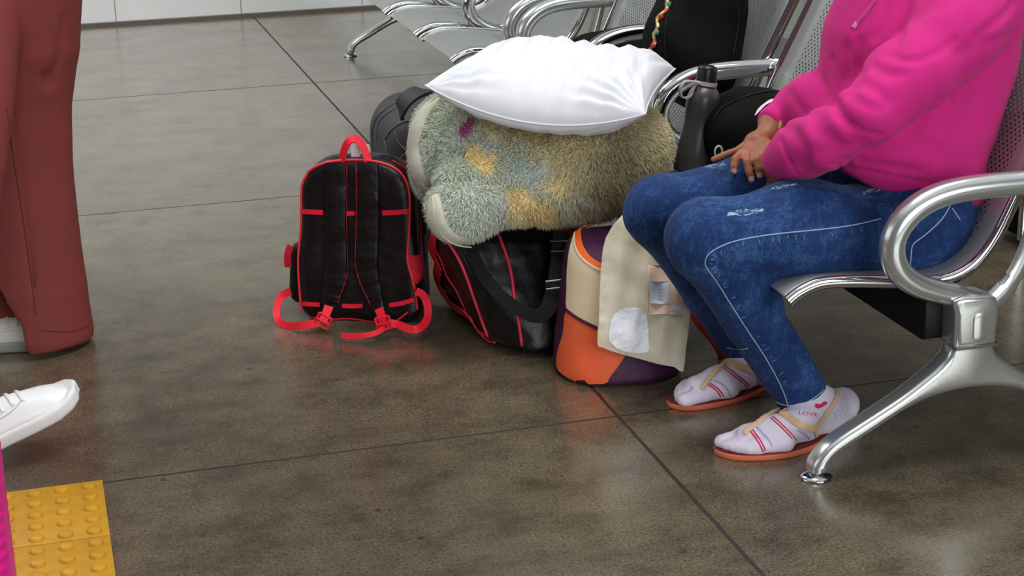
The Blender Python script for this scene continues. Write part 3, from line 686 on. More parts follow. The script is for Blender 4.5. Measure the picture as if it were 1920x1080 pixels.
# hoodie
hoodm = mat('magenta_fleece_cotton', (206, 42, 130), .85, 0, .15, bump=.35, bscale=600, bd=.001, sheen=.06, var=.04, vscale=20)
def PL(l, y): return [PY(a, b, y) for a, b in l]
FOLD = []
def hood_field(p):
    d = chain(p, [(1.612, 3.02, .50), (1.632, 3.02, .60), (1.660, 3.02, .74), (1.690, 3.02, .85)], [.150, .168, .178, .160], .05, (1, 1.0, 1))
    d = smin(d, ell(p, (1.555, 3.0, .585), (.135, .15, .085)), .05)
    d = smin(d, chain(p, [NS, (1.68, 3.02, .90), FS], [.075, .085, .075], .03), .06)
    d = smin(d, chain(p, [(1.71, 3.02, .95), (1.79, 3.02, .93)], [.085, .07], .03), .05)
    d = smin(d, ell(p, PY(1775, 345, 2.95), (.065, .10, .07)), .03)
    q = np.array((.50, 0, .866), np.float32); d = smax(d, float(Vector((1.50, 0, .508)).dot(Vector((.50, 0, .866))))-(p@q), .008)
    # near arm: loose upper sleeve bunching over the forearm
    up = chain(p, [NS, PY(1790, 58, 2.86), PY(1711, 142, 2.82), NE], [.082, .078, .062, .058], .05)
    lo_ = chain(p, [PY(1620, 225, 2.80), NX, PY(1505, 280, 2.92), NW], [.044, .050, .049, .036], .04)
    up = smin(up, chain(p, [PY(1610, 190, 2.83), PY(1665, 140, 2.85)], [.030, .045], .02), .04)
    d = smin(d, smin(up, lo_, .010), .014)
    fa = chain(p, [FS, FE, PY(1502, 200, 3.16), FW], (.075, .056, .042, .033), .03); fa = smin(fa, ell(p, PY(1530, 195, 3.08), (.055, .08, .062)), .03)
    d = smin(d, fa, .02)
    d = d+.0040*wav(p, 24, 11)+.0012*wav(p, 70, 12)
    for pts, w_, a_ in FOLD: d = d+ridge(p, pts, w_, a_*.8)
    for A, B in ((NX, NW), (FE, FW)):
        ax = np.array((B-A).normalized(), np.float32); h = (p-np.array(B, np.float32))@ax-.024
        near = np.linalg.norm(p-np.array(B, np.float32), axis=1) < .085
        d = np.where(near, smax(d, h, .006), d)
    return d
Vh, Fh = sdf(hood_field, (1.15, 2.68, .38), (1.95, 3.38, 1.10), .009)
_hb = BVHTree.FromPolygons([tuple(v) for v in Vh], [tuple(f) for f in Fh.tolist()])
for px, w_, a_ in (
    ([(1564, 190), (1575, 215), (1595, 236), (1620, 248), (1648, 253)], .006, .013), ([(1568, 198), (1582, 222), (1603, 240)], .012, .006),
    ([(1672, 100), (1690, 112), (1725, 112), (1757, 98), (1790, 76)], .007, .009), ([(1640, 126), (1665, 140), (1690, 138)], .010, .007), ([(1617, 155), (1645, 172), (1665, 190)], .011, .008), ([(1592, 176), (1620, 195), (1650, 205)], .010, .007),
    ([(1480, 240), (1500, 262), (1512, 290), (1500, 315)], .012, .008), ([(1525, 215), (1535, 245), (1560, 262)], .014, .008), ([(1560, 205), (1572, 235), (1590, 262)], .014, -.005), ([(1464, 262), (1474, 290), (1492, 326)], .005, .010), ([(1540, 285), (1580, 275), (1620, 262)], .014, .006),
    ([(1830, 70), (1855, 50), (1885, 25), (1900, 5)], .008, .008), ([(1855, 80), (1880, 72), (1905, 60)], .008, .007), ([(1795, 100), (1840, 80)], .012, .006), ([(1700, 30), (1760, 10), (1800, -10)], .018, .006),
    ([(1560, 308), (1610, 318), (1680, 332), (1750, 345)], .0045, .006), ([(1580, 300), (1640, 308), (1720, 322)], .010, .006), ([(1760, 150), (1752, 200), (1742, 280), (1736, 330)], .004, .004), ([(1780, 190), (1765, 240)], .012, .007), ([(1700, 250), (1725, 225), (1760, 190)], .014, .009), ([(1850, 130), (1830, 190), (1800, 240)], .02, .006), ([(1640, 280), (1700, 272), (1760, 280)], .02, .007),
    ([(1585, 90), (1588, 130), (1592, 170)], .012, .010), ([(1612, 80), (1612, 125), (1602, 160)], .014, .010), ([(1700, 0), (1690, 40), (1680, 75), (1665, 98)], .012, .014), ([(1660, 0), (1655, 40), (1640, 70)], .012, .007), ([(1560, 110), (1570, 150), (1568, 180)], .010, .007), ([(1635, 10), (1620, 40), (1600, 60)], .006, .004), ([(1735, 5), (1715, 35)], .012, .008),
    ([(1455, 196), (1465, 220), (1470, 240)], .006, .010), ([(1480, 175), (1500, 200), (1510, 215)], .010, .006), ([(1528, 140), (1545, 160), (1550, 185)], .010, .008)):
    q = [hit(_hb, x, y, 0)[0] for x, y in [(p.x, p.y) for p in spline([(x, y, 0) for x, y in px], 3)]]; FOLD.append((q, w_, a_))
Vh, Fh = sdf(hood_field, (1.15, 2.68, .38), (1.95, 3.38, 1.10), .0045)
hood = obj('hoodie', relax(Vh, Fh, 1), hoodm, wroot); hb = bvh(hood)
line_on(hb, [(1645, -5), (1632, 12), (1618, 30), (1606, 44)], .0042, mat('pink_drawstring', (196, 52, 128), .7), hood, 'drawstring', .001)
line_on(hb, [(1607, 42), (1601, 51)], .0046, mat('pale_drawstring_tip', (228, 140, 190), .5), hood, 'drawstring_tip', .001)

# puckers beside the outer seam
fade = mat('faded_denim_pucker', (92, 122, 168), .9)
gp = G(); rr = random.Random(9); ctr = spline([(x, y, 0) for x, y in [(1620, 418), (1540, 430), (1460, 438), (1400, 447), (1360, 458), (1330, 475), (1327, 505), (1345, 530), (1370, 570), (1400, 617), (1435, 670), (1465, 725)]], 5)
for i in range(1, len(ctr)-1):
    if rr.random() < .3: continue
    t = (ctr[i+1]-ctr[i-1]).normalized(); nn = Vector((-t.y, t.x, 0)); nn = nn if (nn.y > 0 if i < 26 else nn.x > 0) else -nn
    a = ctr[i]+nn*rr.uniform(4, 7)+t*rr.uniform(-3, 3); b_ = a+nn*rr.uniform(6, 14)+t*rr.uniform(-3, 3)
    pts, nr = snap(jb, [(a.x, a.y), ((a.x+b_.x)/2, (a.y+b_.y)/2), (b_.x, b_.y)], .0003, 2, smooth=0); gp.sweep(pts, [.0003]+[.0010]*(len(pts)-2)+[.0003], seg=5, nrm=nr, flat=.35)
obj('seam_pucker', gp, fade, jeans)

# ---------------------------------------------------------------- luggage
def rbox(p, c, h, r, rz=0, tilt=None):
    q = p-np.array(c, np.float32); cs, sn = math.cos(rz), math.sin(rz); q = np.stack([q[:, 0]*cs+q[:, 1]*sn, -q[:, 0]*sn+q[:, 1]*cs, q[:, 2]], 1)
    a = np.abs(q)-(np.array(h, np.float32)-r); return np.linalg.norm(np.maximum(a, 0), axis=1)+np.minimum(a.max(1), 0)-r
def ribbon_on(b, px, w, m, parent, name, off=.001, th=.0015, n=6, smooth=2, label=None):
    pts, nr = snap(b, px, off, n, smooth=smooth)
    if isinstance(w, (list, tuple)): w = list(np.interp(np.linspace(0, 1, len(pts)), np.linspace(0, 1, len(w)), w))
    return obj(name, G().ribbon(pts, nr, w, th), m, parent, label=label)

# --- child's red and black backpack, its back panel towards us
BW = Vector((.907, -.421, 0)); BN = Vector((-.421, -.907, 0)); BO = Vector((.684, 3.893, 0))       # width, outward, front foot of the panel
bang = math.atan2(BW.y, BW.x)
def loc2(p):
    q = p-np.array(BO, np.float32); return q@np.array(BW, np.float32), -(q@np.array(BN, np.float32)), q[:, 2]
def arch(u, z, hw, H, r):      # rounded-top panel outline, negative inside
    cz = H/2; qx = np.abs(u)-hw; qz = np.abs(z-cz)-cz; rr_ = np.where(z > cz, r, .035)
    ax_ = np.maximum(qx+rr_, 0); az_ = np.maximum(qz+rr_, 0); return np.sqrt(ax_*ax_+az_*az_)+np.minimum(np.maximum(qx+rr_, qz+rr_), 0)-rr_
def bp_field(p):
    u, w, z = loc2(p); lean = .10*z; w = w-lean*.9; hw = .150-.018*np.clip((z-.1)/.3, 0, 1)
    a = arch(u, z, hw, .392, .085); s1 = np.maximum(-(w), w-.088); d = smax(a, s1, .03)
    return d+.0030*wav(p, 40, 31)+.0012*wav(p, 110, 32)
br = thing('backpack', BO, "child's black backpack with bright red trim and straps standing on the floor", 'backpack')
bpk = obj('body', relax(*sdf(bp_field, (.40, 3.70, -.01), (1.0, 4.25, .45), .004), 1), blacksheen, br); b1 = bvh(bpk)
def bp2_field(p):
    u, w, z = loc2(p); w = w-.10*z*.9-.088; hw = .146-.018*np.clip((z-.1)/.3, 0, 1); a = arch(u, z-.004, hw, .372, .10); return smax(a, np.maximum(-w-.01, w-.075), .035)+.003*wav(p, 40, 33)
bp2 = obj('front_compartment', relax(*sdf(bp2_field, (.40, 3.70, -.01), (1.05, 4.35, .45), .005), 1), mat('navy_printed_nylon', (34, 18, 62), .4, var=.5, vscale=18), br, label='navy and crimson printed front compartment'); b2 = bvh(bp2)
salmon = mat('red_piping', (238, 44, 60), .45)
def PipeOn(b, px, r, nm='piping', parent=None, m=None, off=.0015): pts, nr = snap(b, px, off, 6, smooth=2); return obj(nm, G().sweep(pts, r, seg=8), m or salmon, parent)
PipeOn(b1, [(557, 590), (552, 545), (550, 470), (551, 400), (555, 365), (566, 338), (585, 318), (612, 306), (650, 301), (690, 302), (722, 308), (748, 322), (763, 345), (768, 375), (767, 430), (764, 485), (771, 515), (778, 545), (782, 580)], .0032, 'piping', br)
PipeOn(b1, [(575, 604), (620, 609), (665, 611), (704, 609), (740, 602), (765, 585)], .0022, 'piping', br)
PipeOn(b1, [(735, 302), (760, 318), (779, 345), (786, 380), (788, 440), (789, 480)], .0022, 'piping', br, crimson)
PipeOn(b2, [(752, 302), (778, 322), (793, 352), (799, 395), (801, 440)], .0022, 'piping', br, crimson)
for l, w in (([(551, 396), (578, 397), (606, 398)], .0115), ([(650, 400), (666, 400)], .0105), ([(717, 399), (742, 398), (766, 396)], .0115), ([(555, 568), (578, 570), (600, 571)], .0105), ([(642, 573), (662, 574), (680, 573)], .0105), ([(730, 572), (755, 568), (776, 561)], .0105)):
    ribbon_on(b1, l, w, red, br, 'trim_band', .0012, .0012)
def pad_strap(px, w, nm):
    pts, nr = snap(b1, px, .005, 8, smooth=3); n = len(pts); ww = list(np.interp(np.linspace(0, 1, n), np.linspace(0, 1, len(w)), w)); V = []; F = []; K = 10
    for i, p in enumerate(pts):
        t = (pts[min(i+1, n-1)]-pts[max(i-1, 0)]).normalized(); sd = t.cross(nr[i]).normalized(); nn = sd.cross(t)
        for k in range(K):
            a = math.pi*2*k/K; c, s_ = math.cos(a), math.sin(a); V.append(p+sd*(ww[i]/2*math.copysign(abs(c)**.45, c))+nn*(.0075*math.copysign(abs(s_)**.6, s_)+.001*math.sin(i*.7)+.0012*math.sin(i*1.9+k)))
    for i in range(n-1):
        for k in range(K): l = (k+1) % K; F.append((i*K+k, i*K+l, (i+1)*K+l, (i+1)*K+k))
    F.append(tuple(range(K))[::-1]); F.append(tuple((n-1)*K+k for k in range(K)))
    o = obj(nm, G().add(V, F), blacksheen, br); return o, pts, nr
for px, w, side in (([(631, 308), (630, 350), (630, 400), (631, 450), (631, 500), (627, 535), (621, 560), (617, 578)], [.052, .055, .054, .054, .056, .056, .046, .026], 1), ([(690, 308), (690, 350), (690, 400), (689, 450), (688, 495), (694, 530), (704, 558), (712, 582)], [.054, .060, .060, .058, .058, .056, .044, .026], -1)):
    o, pts, nr = pad_strap(px, w, 'shoulder_strap')
    e_ = [(p.x, p.y) for p in spline([(x, y, 0) for x, y in px], 4)]
    edge = [(x+side*(22-.0*i), y) for i, (x, y) in enumerate(e_)]; edge = [(x-side*max(0, (y-500)/9), y) for x, y in edge if y < 572]
    PipeOn(bvh(o), edge, .0009, 'edge_stitching', o, crimson, .0005)
# lower webbing with ladder buckles
def freeribbon(pxy, w, nm, parent, m, nrm=None, th=.0018, n=6):
    pts = spline([PY(*q) for q in pxy], n); return obj(nm, G().ribbon(pts, nrm or [Vector((0, 0, 1)).lerp(BN, .75)]*len(pts), w, th), m, parent)
def buckle(c, ang, parent):
    R_ = Matrix.Rotation(ang, 3, BN); u = R_@BW; v = R_@Vector((0, 0, 1)); g = G(); w_, h_ = .0165, .015
    for a in (-1, 1): g.sweep([c+u*(w_*a)-v*h_, c+u*(w_*a)+v*h_], .0032, seg=8)
    for a in (-1, 0, 1): g.sweep([c-u*w_+v*(h_*a)+BN*(.003*(1-abs(a))), c+u*w_+v*(h_*a)+BN*(.003*(1-abs(a)))], .0028, seg=8)
    obj('ladder_buckle', g, red, parent)
yb = 3.80; yl = 3.885; yr = 3.775
freeribbon([(617, 574, yl-.01), (611, 590, yl-.02), (604, 606, yl-.03)], .021, 'webbing', br, red, BN)
freeribbon([(711, 578, yr), (716, 594, yr-.01), (721, 610, yr-.015)], .021, 'webbing', br, red, BN)
buckle(PY(606, 602, yl-.035), -.5, br); buckle(PY(719, 606, yr-.02), .25, br)
freeribbon([(600, 604, yl-.03), (582, 608, 3.86), (562, 611, 3.87), (540, 611, 3.90), (524, 603, 3.93), (519, 588, 3.96), (521, 570, 3.98), (530, 554, 3.99), (545, 546, 3.98)], .0185, 'webbing', br, red)
freeribbon([(726, 606, yr-.015), (745, 608, 3.755), (765, 616, 3.73), (782, 617, 3.72), (797, 606, 3.74), (803, 588, 3.77), (800, 566, 3.79), (792, 552, 3.81), (780, 546, 3.82)], .0185, 'webbing', br, red)
freeribbon([(722, 614, yr-.02), (705, 624, 3.74), (680, 629, 3.745), (655, 630, 3.76), (640, 629, 3.77)], .0125, 'webbing', br, red)
# grab loop, tags, side pockets
pts = spline([PY(641, 304, 3.95), PY(646, 282, 3.945), PY(654, 266, 3.94), PY(665, 261, 3.94), (PY(676, 268, 3.935)), PY(684, 284, 3.93), PY(690, 303, 3.925)], 6)
cen = PY(666, 300, 3.94); obj('grab_loop', G().ribbon(pts, [(p-cen).normalized().lerp(BN, .6) for p in pts], .018, .004), red, br)
tagm = mat('cream_cloth_tag', (232, 224, 190), .8)
obj('cloth_tag', G().prism([(-.011, 0), (.011, 0), (.012, .036), (-.010, .038)], PY(667, 300, 3.955), BW, (0, 0, 1), BN*-.001), mat('white_tag', (225, 228, 235), .6), br)
obj('cloth_tag', G().prism([(-.010, 0), (.012, -.002), (.011, .034), (-.012, .036)], PY(685, 297, 3.975), BW, (0, 0, 1), BN*-.001), tagm, br)
g = G(); patch(g, b1, [(764, 480), (778, 479), (790, 480), (792, 512), (786, 526), (778, 532), (770, 512)], .004, 6, n=3); g2 = obj('side_pocket', g, mat('red_mesh', (205, 16, 50), .7, bump=.6, bscale=900), br); m_ = g2.modifiers.new('t', 'SOLIDIFY'); m_.thickness = .003
pk = lambda p: smax(chain(p, [BO-BW*.158+Vector((.03, .07, .05)), BO-BW*.153+Vector((.03, .07, .15))], [.030, .026], .02), -.002-p[:, 2], .005)
obj('side_pocket', relax(*sdf(pk, (.45, 3.9, -.01), (.62, 4.12, .22), .005)), black, br)
freeribbon([(541, 500, 4.0), (540, 478, 4.0), (545, 460, 4.0)], .016, 'side_pocket_trim', br, crimson, BN, .006)

# --- black duffel with crimson piping, slumped on the floor under the blanket
A = [PZ(925, 657, .004), PZ(1052, 670, .004), PZ(1095, 600, .004), PZ(826, 560, .004), PZ(1010, 500, .004), PZ(842, 446, .275), PZ(1085, 420, .265), PZ(800, 436, .235), PZ(1100, 380, .28), PZ(870, 385, .285), PZ(803, 500, .12), PZ(980, 672, .002), PZ(982, 655, .02)]
plD = planes_from(A)
dfield = lambda p: smax(poly_sdf(p, plD, .03)+.0045*wav(p*np.array((.6, .6, 1.5), np.float32), 60, 41)+.0022*wav(p, 150, 42), .003-p[:, 2], .004)
dl = [min(a[i] for a in A)-.03 for i in range(3)]; dh = [max(a[i] for a in A)+.03 for i in range(3)]
dr = thing('duffel_bag', PZ(960, 600, 0), 'black duffel bag with crimson piping slumped under the fluffy blanket', 'duffel bag')
dbody = obj('body', relax(*sdf(dfield, dl, dh, .0045), 1), blacksheen, dr); b3 = bvh(dbody)
ribbon_on(b3, [(818, 442), (814, 470), (816, 505), (829, 540), (852, 574), (880, 608), (904, 635), (920, 651)], [.034, .038, .036, .030, .026, .022, .016, .008], crimson, dr, 'end_panel_band', .004, .003, smooth=6, label='crimson band around the end panel')
PipeOn(b3, [(838, 448), (858, 480), (874, 515), (890, 560), (904, 600), (916, 632), (924, 657)], .0034, 'piping', dr, mat('pink_red_piping', (226, 60, 84), .5))
PipeOn(b3, [(928, 420), (938, 450), (952, 488), (960, 525), (964, 562), (972, 600), (978, 640), (982, 671)], .0038, 'piping', dr, mat('crimson_piping', (212, 40, 74), .5))
PipeOn(b3, [(803, 460), (805, 500), (816, 540), (838, 578), (868, 612), (900, 642)], .0018, 'piping', dr)
for o_ in (0, 7): PipeOn(b3, [(850+o_, 448), (866+o_, 474), (878+o_, 500), (886+o_, 513)], .0014, 'zip_track', dr, mat('dark_zip', (40, 38, 40), .5))
pts = spline([PY(872, 425, 3.66), PY(884, 470, 3.60), PY(906, 515, 3.56), PY(940, 555, 3.50), PY(975, 581, 3.48), PY(1004, 592, 3.47), PY(1024, 582, 3.475), PY(1036, 555, 3.49), PY(1043, 520, 3.51), PY(1048, 480, 3.53), PY(1052, 435, 3.56)], 6)
obj('shoulder_strap', G().ribbon(pts, [Vector((-.25, -.95, .15))]*len(pts), list(np.interp(np.linspace(0, 1, len(pts)), [0, .4, .55, .62, 1], [.028, .028, .034, .036, .034])), .003), blackweb, dr, label='black webbing shoulder strap')
def frame_(c, u, v, w, h, r): return [c-u*w-v*h, c+u*w-v*h, c+u*w+v*h, c-u*w+v*h]
gl = mat('glossy_black_plastic', (16, 16, 17), .25)
obj('slide_buckle', G().sweep(frame_(PY(1050, 462, 3.52), Vector((.96, -.27, 0)), Vector((0, 0, 1)), .021, .012, 0), .0038, seg=8, closed=True), gl, dr)
obj('slide_buckle', G().sweep(frame_(PY(1042, 533, 3.48), Vector((.95, -.27, .1)), Vector((0, 0, 1)), .022, .009, 0), .0030, seg=8, closed=True), mat('grey_metal_ring', (150, 150, 152), .25, 1), dr)
g = G(); patch(g, b3, [(1050, 424), (1080, 420), (1080, 445), (1052, 446)], .006, 7, n=1); o_ = obj('end_grip', g, crimson, dr); o_.modifiers.new('t', 'SOLIDIFY').thickness = .006

# --- orange, cream and purple cooler bag
cx, cy = 1.165, 3.412
purple = mat('purple_nylon', (66, 22, 62), .5, 0, .4, bump=.4, bscale=40, bd=.004); cream = mat('cream_nylon', (238, 220, 184), .6, bump=.3, bscale=30, bd=.004); orange = mat('orange_nylon', (246, 104, 56), .55, bump=.35, bscale=34, bd=.004, var=.05, vscale=25); zipm = mat('bright_orange_zip', (245, 104, 20), .5, bump=.4, bscale=500)
def cool_field(p):
    z = p[:, 2]; t = np.clip(z/.3, 0, 1); rx = .138-.030*t**1.4; ry = .134-.027*t; X = cx+.005+.012*t; Y = cy+.02*t
    q = ((np.abs(p[:, 0]-X)/rx)**2.5+(np.abs(p[:, 1]-Y)/ry)**2.5)**(1/2.5); d = (q-1)*rx*.9; top = z-(.292+.10*(p[:, 1]-Y)-.05*(p[:, 0]-X))
    return smax(smax(d, top, .05), .003-z, .012)+.0022*wav(p, 32, 51)+.0008*wav(p, 90, 52)
cr = thing('cooler_bag', (cx, cy, 0), 'round cooler bag in orange, cream and purple standing in front of the duffel', 'cooler bag')
cb = obj('body', relax(*sdf(cool_field, (.98, 3.26, -.01), (1.36, 3.60, .36), .0042), 1), purple, cr, label='purple body and lid'); b4 = bvh(cb)
g = G(); patch(g, b4, [(1097, 403), (1085, 418), (1076, 440), (1068, 470), (1064, 505), (1063, 545), (1063, 577), (1080, 592), (1103, 605), (1130, 617), (1165, 627), (1200, 627), (1200, 520), (1165, 512), (1130, 502), (1104, 488), (1090, 470), (1082, 448), (1085, 428), (1098, 407)], .0015, 7, n=3); obj('cream_panel', g, cream, cr)
g = G(); patch(g, b4, [(1062, 583), (1080, 597), (1103, 610), (1130, 622), (1165, 632), (1195, 634), (1180, 655), (1160, 685), (1143, 708), (1133, 727), (1105, 723), (1080, 715), (1057, 703), (1045, 688), (1046, 660), (1056, 625)], .0015, 7, n=3); obj('orange_panel', g, orange, cr)
ribbon_on(b4, [(1062, 580), (1080, 594), (1103, 607), (1130, 619), (1165, 629), (1195, 631)], .0075, mat('plum_trim', (84, 20, 48), .5), cr, 'trim_band', .0022)
ribbon_on(b4, [(1108, 402), (1096, 411), (1087, 428), (1085, 448), (1092, 470), (1106, 488), (1130, 502), (1165, 512)], .0145, zipm, cr, 'zipper', .0025, .003)
ribbon_on(b4, [(1104, 401), (1091, 411), (1081, 430), (1079, 452), (1086, 474), (1101, 492), (1126, 506), (1165, 517)], .004, cream, cr, 'zipper_piping', .003, .003)
pts = spline([PY(1262, 520, 3.36), PY(1296, 575, 3.36), PY(1316, 605, 3.36), PY(1340, 634, 3.37), PY(1356, 660, 3.38), PY(1354, 680, 3.385), PY(1335, 689, 3.39), PY(1300, 689, 3.40), PY(1262, 686, 3.41)], 7)
obj('carry_strap', G().ribbon(pts, [Vector((-.35, -.9, .25)).lerp(Vector((0, -.5, .8)), min(1, i/len(pts))) for i in range(len(pts))], list(np.interp(np.linspace(0, 1, len(pts)), [0, .45, .7, 1], [.026, .032, .022, .014])), .0025), mat('orange_red_webbing', (236, 62, 26), .55, bump=.2, bscale=500), cr)

# --- thin plastic carrier bag with a parcel
pbm = bpy.data.materials.new('translucent_cream_plastic'); pbm.use_nodes = True
def _pb():
    nt = pbm.node_tree; b = nt.nodes['Principled BSDF']; out = nt.nodes['Material Output']; b.inputs['Base Color'].default_value = (*lin((253, 248, 228)), 1); b.inputs['Roughness'].default_value = .38
    tl = N(nt, 'ShaderNodeBsdfTranslucent'); tl.inputs[0].default_value = (*lin((240, 232, 206)), 1); tp = N(nt, 'ShaderNodeBsdfTransparent'); m1 = N(nt, 'ShaderNodeMixShader', i0=.35); m2 = N(nt, 'ShaderNodeMixShader', i0=.16)
    L = nt.links.new; L(b.outputs[0], m1.inputs[1]); L(tl.outputs[0], m1.inputs[2]); L(m1.outputs[0], m2.inputs[1]); L(tp.outputs[0], m2.inputs[2]); L(m2.outputs[0], out.inputs[0])
    t = N(nt, 'ShaderNodeTexCoord'); n = N(nt, 'ShaderNodeTexNoise'); n.inputs['Scale'].default_value = 28; n.inputs['Detail'].default_value = 4; L(t.outputs['Object'], n.inputs[0]); bp = N(nt, 'ShaderNodeBump'); bp.inputs['Strength'].default_value = .5; bp.inputs['Distance'].default_value = .006; L(n.outputs[0], bp.inputs['Height']); L(bp.outputs[0], b.inputs['Normal'])
_pb()
pr_ = thing('plastic_bag', PY(1210, 690, 3.22), 'thin cream plastic carrier bag leaning on the cooler bag beside the knees', 'plastic bag')
def sheet(poly, y, bulge, m, nm, parent, step=9, wob=.0, n=3, sl=0.0, solid=0, ref=None):
    bd = [(p.x, p.y) for p in spline([(x, y_, 0) for x, y_ in poly], n, True)] if n > 1 else poly
    g = G(); 
    class FakeB:
        pass
    V = []
    def place(x, y_):
        dmin = min(math.hypot(x-a, y_-b) for a, b in (ref or bd)); k = 1-math.exp(-dmin/22)
        w = wob*(math.sin(x*.11+y_*.03)+math.sin(y_*.09-x*.05)*.7+math.sin(x*.23+1)*.4)
        return PY(x, y_, y-bulge*k+w*k+sl*(500-y_)/100)
    gx = np.arange(min(a for a, b in bd)+step/2, max(a for a, b in bd), step); gy = np.arange(min(b for a, b in bd)+step/2, max(b for a, b in bd), step); pts = list(bd)
    def inside(x, y_):
        c = False
        for i in range(len(bd)):
            (x1, y1), (x2, y2) = bd[i-1], bd[i]
            if (y1 > y_) != (y2 > y_) and x < (x2-x1)*(y_-y1)/(y2-y1)+x1: c = not c
        return c
    for x in gx:
        for y_ in gy:
            if inside(x, y_) and min(math.hypot(x-a, y_-b) for a, b in bd) > step*.4: pts.append((x, y_))
    nb = len(bd); r = geometry.delaunay_2d_cdt([Vector(p) for p in pts], [(i, (i+1) % nb) for i in range(nb)], [], 1, 1e-4)
    g.add([place(p.x, p.y) for p in r[0]], [tuple(f)[::-1] for f in r[2]]); o = obj(nm, g, m, parent)
    if solid: o.modifiers.new('t', 'SOLIDIFY').thickness = solid
    return o
PBO = [(1166, 404), (1200, 398), (1240, 440), (1275, 500), (1296, 550), (1292, 610), (1286, 655), (1281, 697), (1264, 688), (1235, 683), (1200, 673), (1165, 664), (1130, 652), (1120, 643), (1123, 590), (1125, 540), (1128, 490), (1136, 445)]
PBR = [(p.x, p.y) for p in spline([(x, y, 0) for x, y in PBO], 2, True)]
sheet(PBO, 3.290, .014, pbm, 'front_sheet', pr_, 8, .004, 2, .045)
sheet(PBO, 3.290, -.004, pbm, 'back_sheet', pr_, 12, .002, 2, .045)
sheet([(1150, 440), (1200, 420), (1270, 510), (1285, 560), (1280, 655), (1240, 668), (1212, 664), (1150, 640), (1140, 520)], 3.296, -.002, mat('kraft_cream_parcel', (246, 228, 172), .6, var=.05, vscale=10), 'parcel', pr_, 14, 0, 1, .045, .012)
def labelsheet(poly, c, nm, yo, label=None): return sheet(poly, 3.290-yo, .014, mat(nm, c, .6), nm, pr_, 5, .004, 1, .045, ref=PBR)
labelsheet([(1215, 496), (1262, 500), (1285, 545), (1282, 590), (1217, 590)], (240, 206, 182), 'peach_label', .0030)
labelsheet([(1218, 527), (1256, 528), (1257, 571), (1218, 568)], (222, 226, 236), 'printed_label', .0042)
labelsheet([(1258, 573), (1277, 574), (1276, 585), (1258, 583)], (214, 218, 232), 'barcode_label', .0042)
for k in range(5): labelsheet([(1233, 536+k*6), (1243, 536.4+k*6), (1243, 537.8+k*6), (1233, 537.4+k*6)], (150, 156, 172), 'label_text_line', .0052)
sheet([(1146, 600), (1160, 582), (1190, 576), (1212, 590), (1216, 640), (1214, 660), (1175, 660), (1142, 640)], 3.2865, .014, mat('crumpled_white_tissue', (246, 249, 255), .7, bump=.9, bscale=45, bd=.01), 'tissue', pr_, 4, .004, 2, .045, ref=PBR)

# --- dark grey soft bag behind the blanket
gm = mat('charcoal_padded_nylon', (62, 59, 64), .6, 0, .4, bump=.3, bscale=60, bd=.003)
gfield = lambda p: smax(rbox(p, (1.045, 4.62, .175), (.155, .20, .205), .105, .0)+.004*wav(p, 22, 61)+.0015*wav(p, 60, 62), .002-p[:, 2], .01)
gr = thing('backpack', (1.0, 4.55, 0), 'charcoal grey padded bag standing behind the red backpack and blanket', 'bag')
gb_ = obj('body', relax(*sdf(gfield, (.82, 4.38, -.01), (1.22, 4.86, .42), .006), 1), gm, gr); b5 = bvh(gb_)
gp2 = mat('grey_bag_piping', (92, 89, 90), .5)
for l in ([(700, 300), (698, 255), (703, 228), (722, 205), (748, 190), (775, 184)], [(706, 262), (708, 235), (722, 216), (745, 202)], [(722, 262), (732, 246), (750, 232), (775, 224)], [(748, 300), (765, 284), (785, 270)], [(740, 245), (748, 268), (762, 282)], [(722, 262), (728, 290), (740, 305)]):
    pts, nr = snap(b5, l, .001, 6); obj('padding_seam', G().sweep(pts, .0026, seg=8), gp2, gr)
pts = spline([PY(756, 214, 4.44), PY(756, 198, 4.42), PY(770, 182, 4.42), PY(788, 174, 4.44), PY(803, 178, 4.48), PY(812, 190, 4.5)], 6)
obj('carry_handle', G().ribbon(pts, [Vector((-.3, -.6, .75))]*len(pts), .042, .010), gm, gr)

# ---------------------------------------------------------------- fluffy blanket and pillow
pnl, pnr, pfr, pfl = PZ(797, 160, .615), PZ(1210, 214, .575), PZ(1266, 129, .60), PZ(935, 106, .62)
def pil_sdf(p, up=.088, dn=.052):
    e1, e2 = np.array(pnr-pnl, float), np.array(pfl-pnl, float); nn = np.cross(e1, e2); nn /= np.linalg.norm(nn); M_ = np.linalg.inv(np.stack([e1, e2, nn], 1)); q = (p-np.array(pnl, np.float32))@M_.T.astype(np.float32)
    U, V_ = q[:, 0]*2-1, q[:, 1]*2-1; h = np.maximum(1-np.abs(U)**3.2, 0)**.5*np.maximum(1-np.abs(V_)**2.6, 0)**.5
    z_ = q[:, 2]+.055*np.maximum(1-U**2, 0)*(1-(V_+1)/2)
    return np.where(h > 0, np.where(z_ > 0, z_-up*h-.02, -z_-dn*h), .05).astype(np.float32)
BLB = [((1000, 315, 3.78), (.225, .20, .120)), ((882, 364, 3.62), (.085, .085, .080)), ((862, 262, 3.82), (.095, .15, .105)), ((835, 300, 3.84), (.065, .12, .10)), ((1120, 274, 3.66), (.14, .17, .100)), ((1020, 355, 3.60), (.135, .085, .055)), ((1190, 258, 3.70), (.055, .12, .055)), ((950, 240, 3.86), (.16, .16, .10)), ((1085, 338, 3.60), (.11, .10, .065)), ((862, 402, 3.58), (.05, .05, .042))]
BLBp = [(PY(*c), r) for c, r in BLB]; BF = []
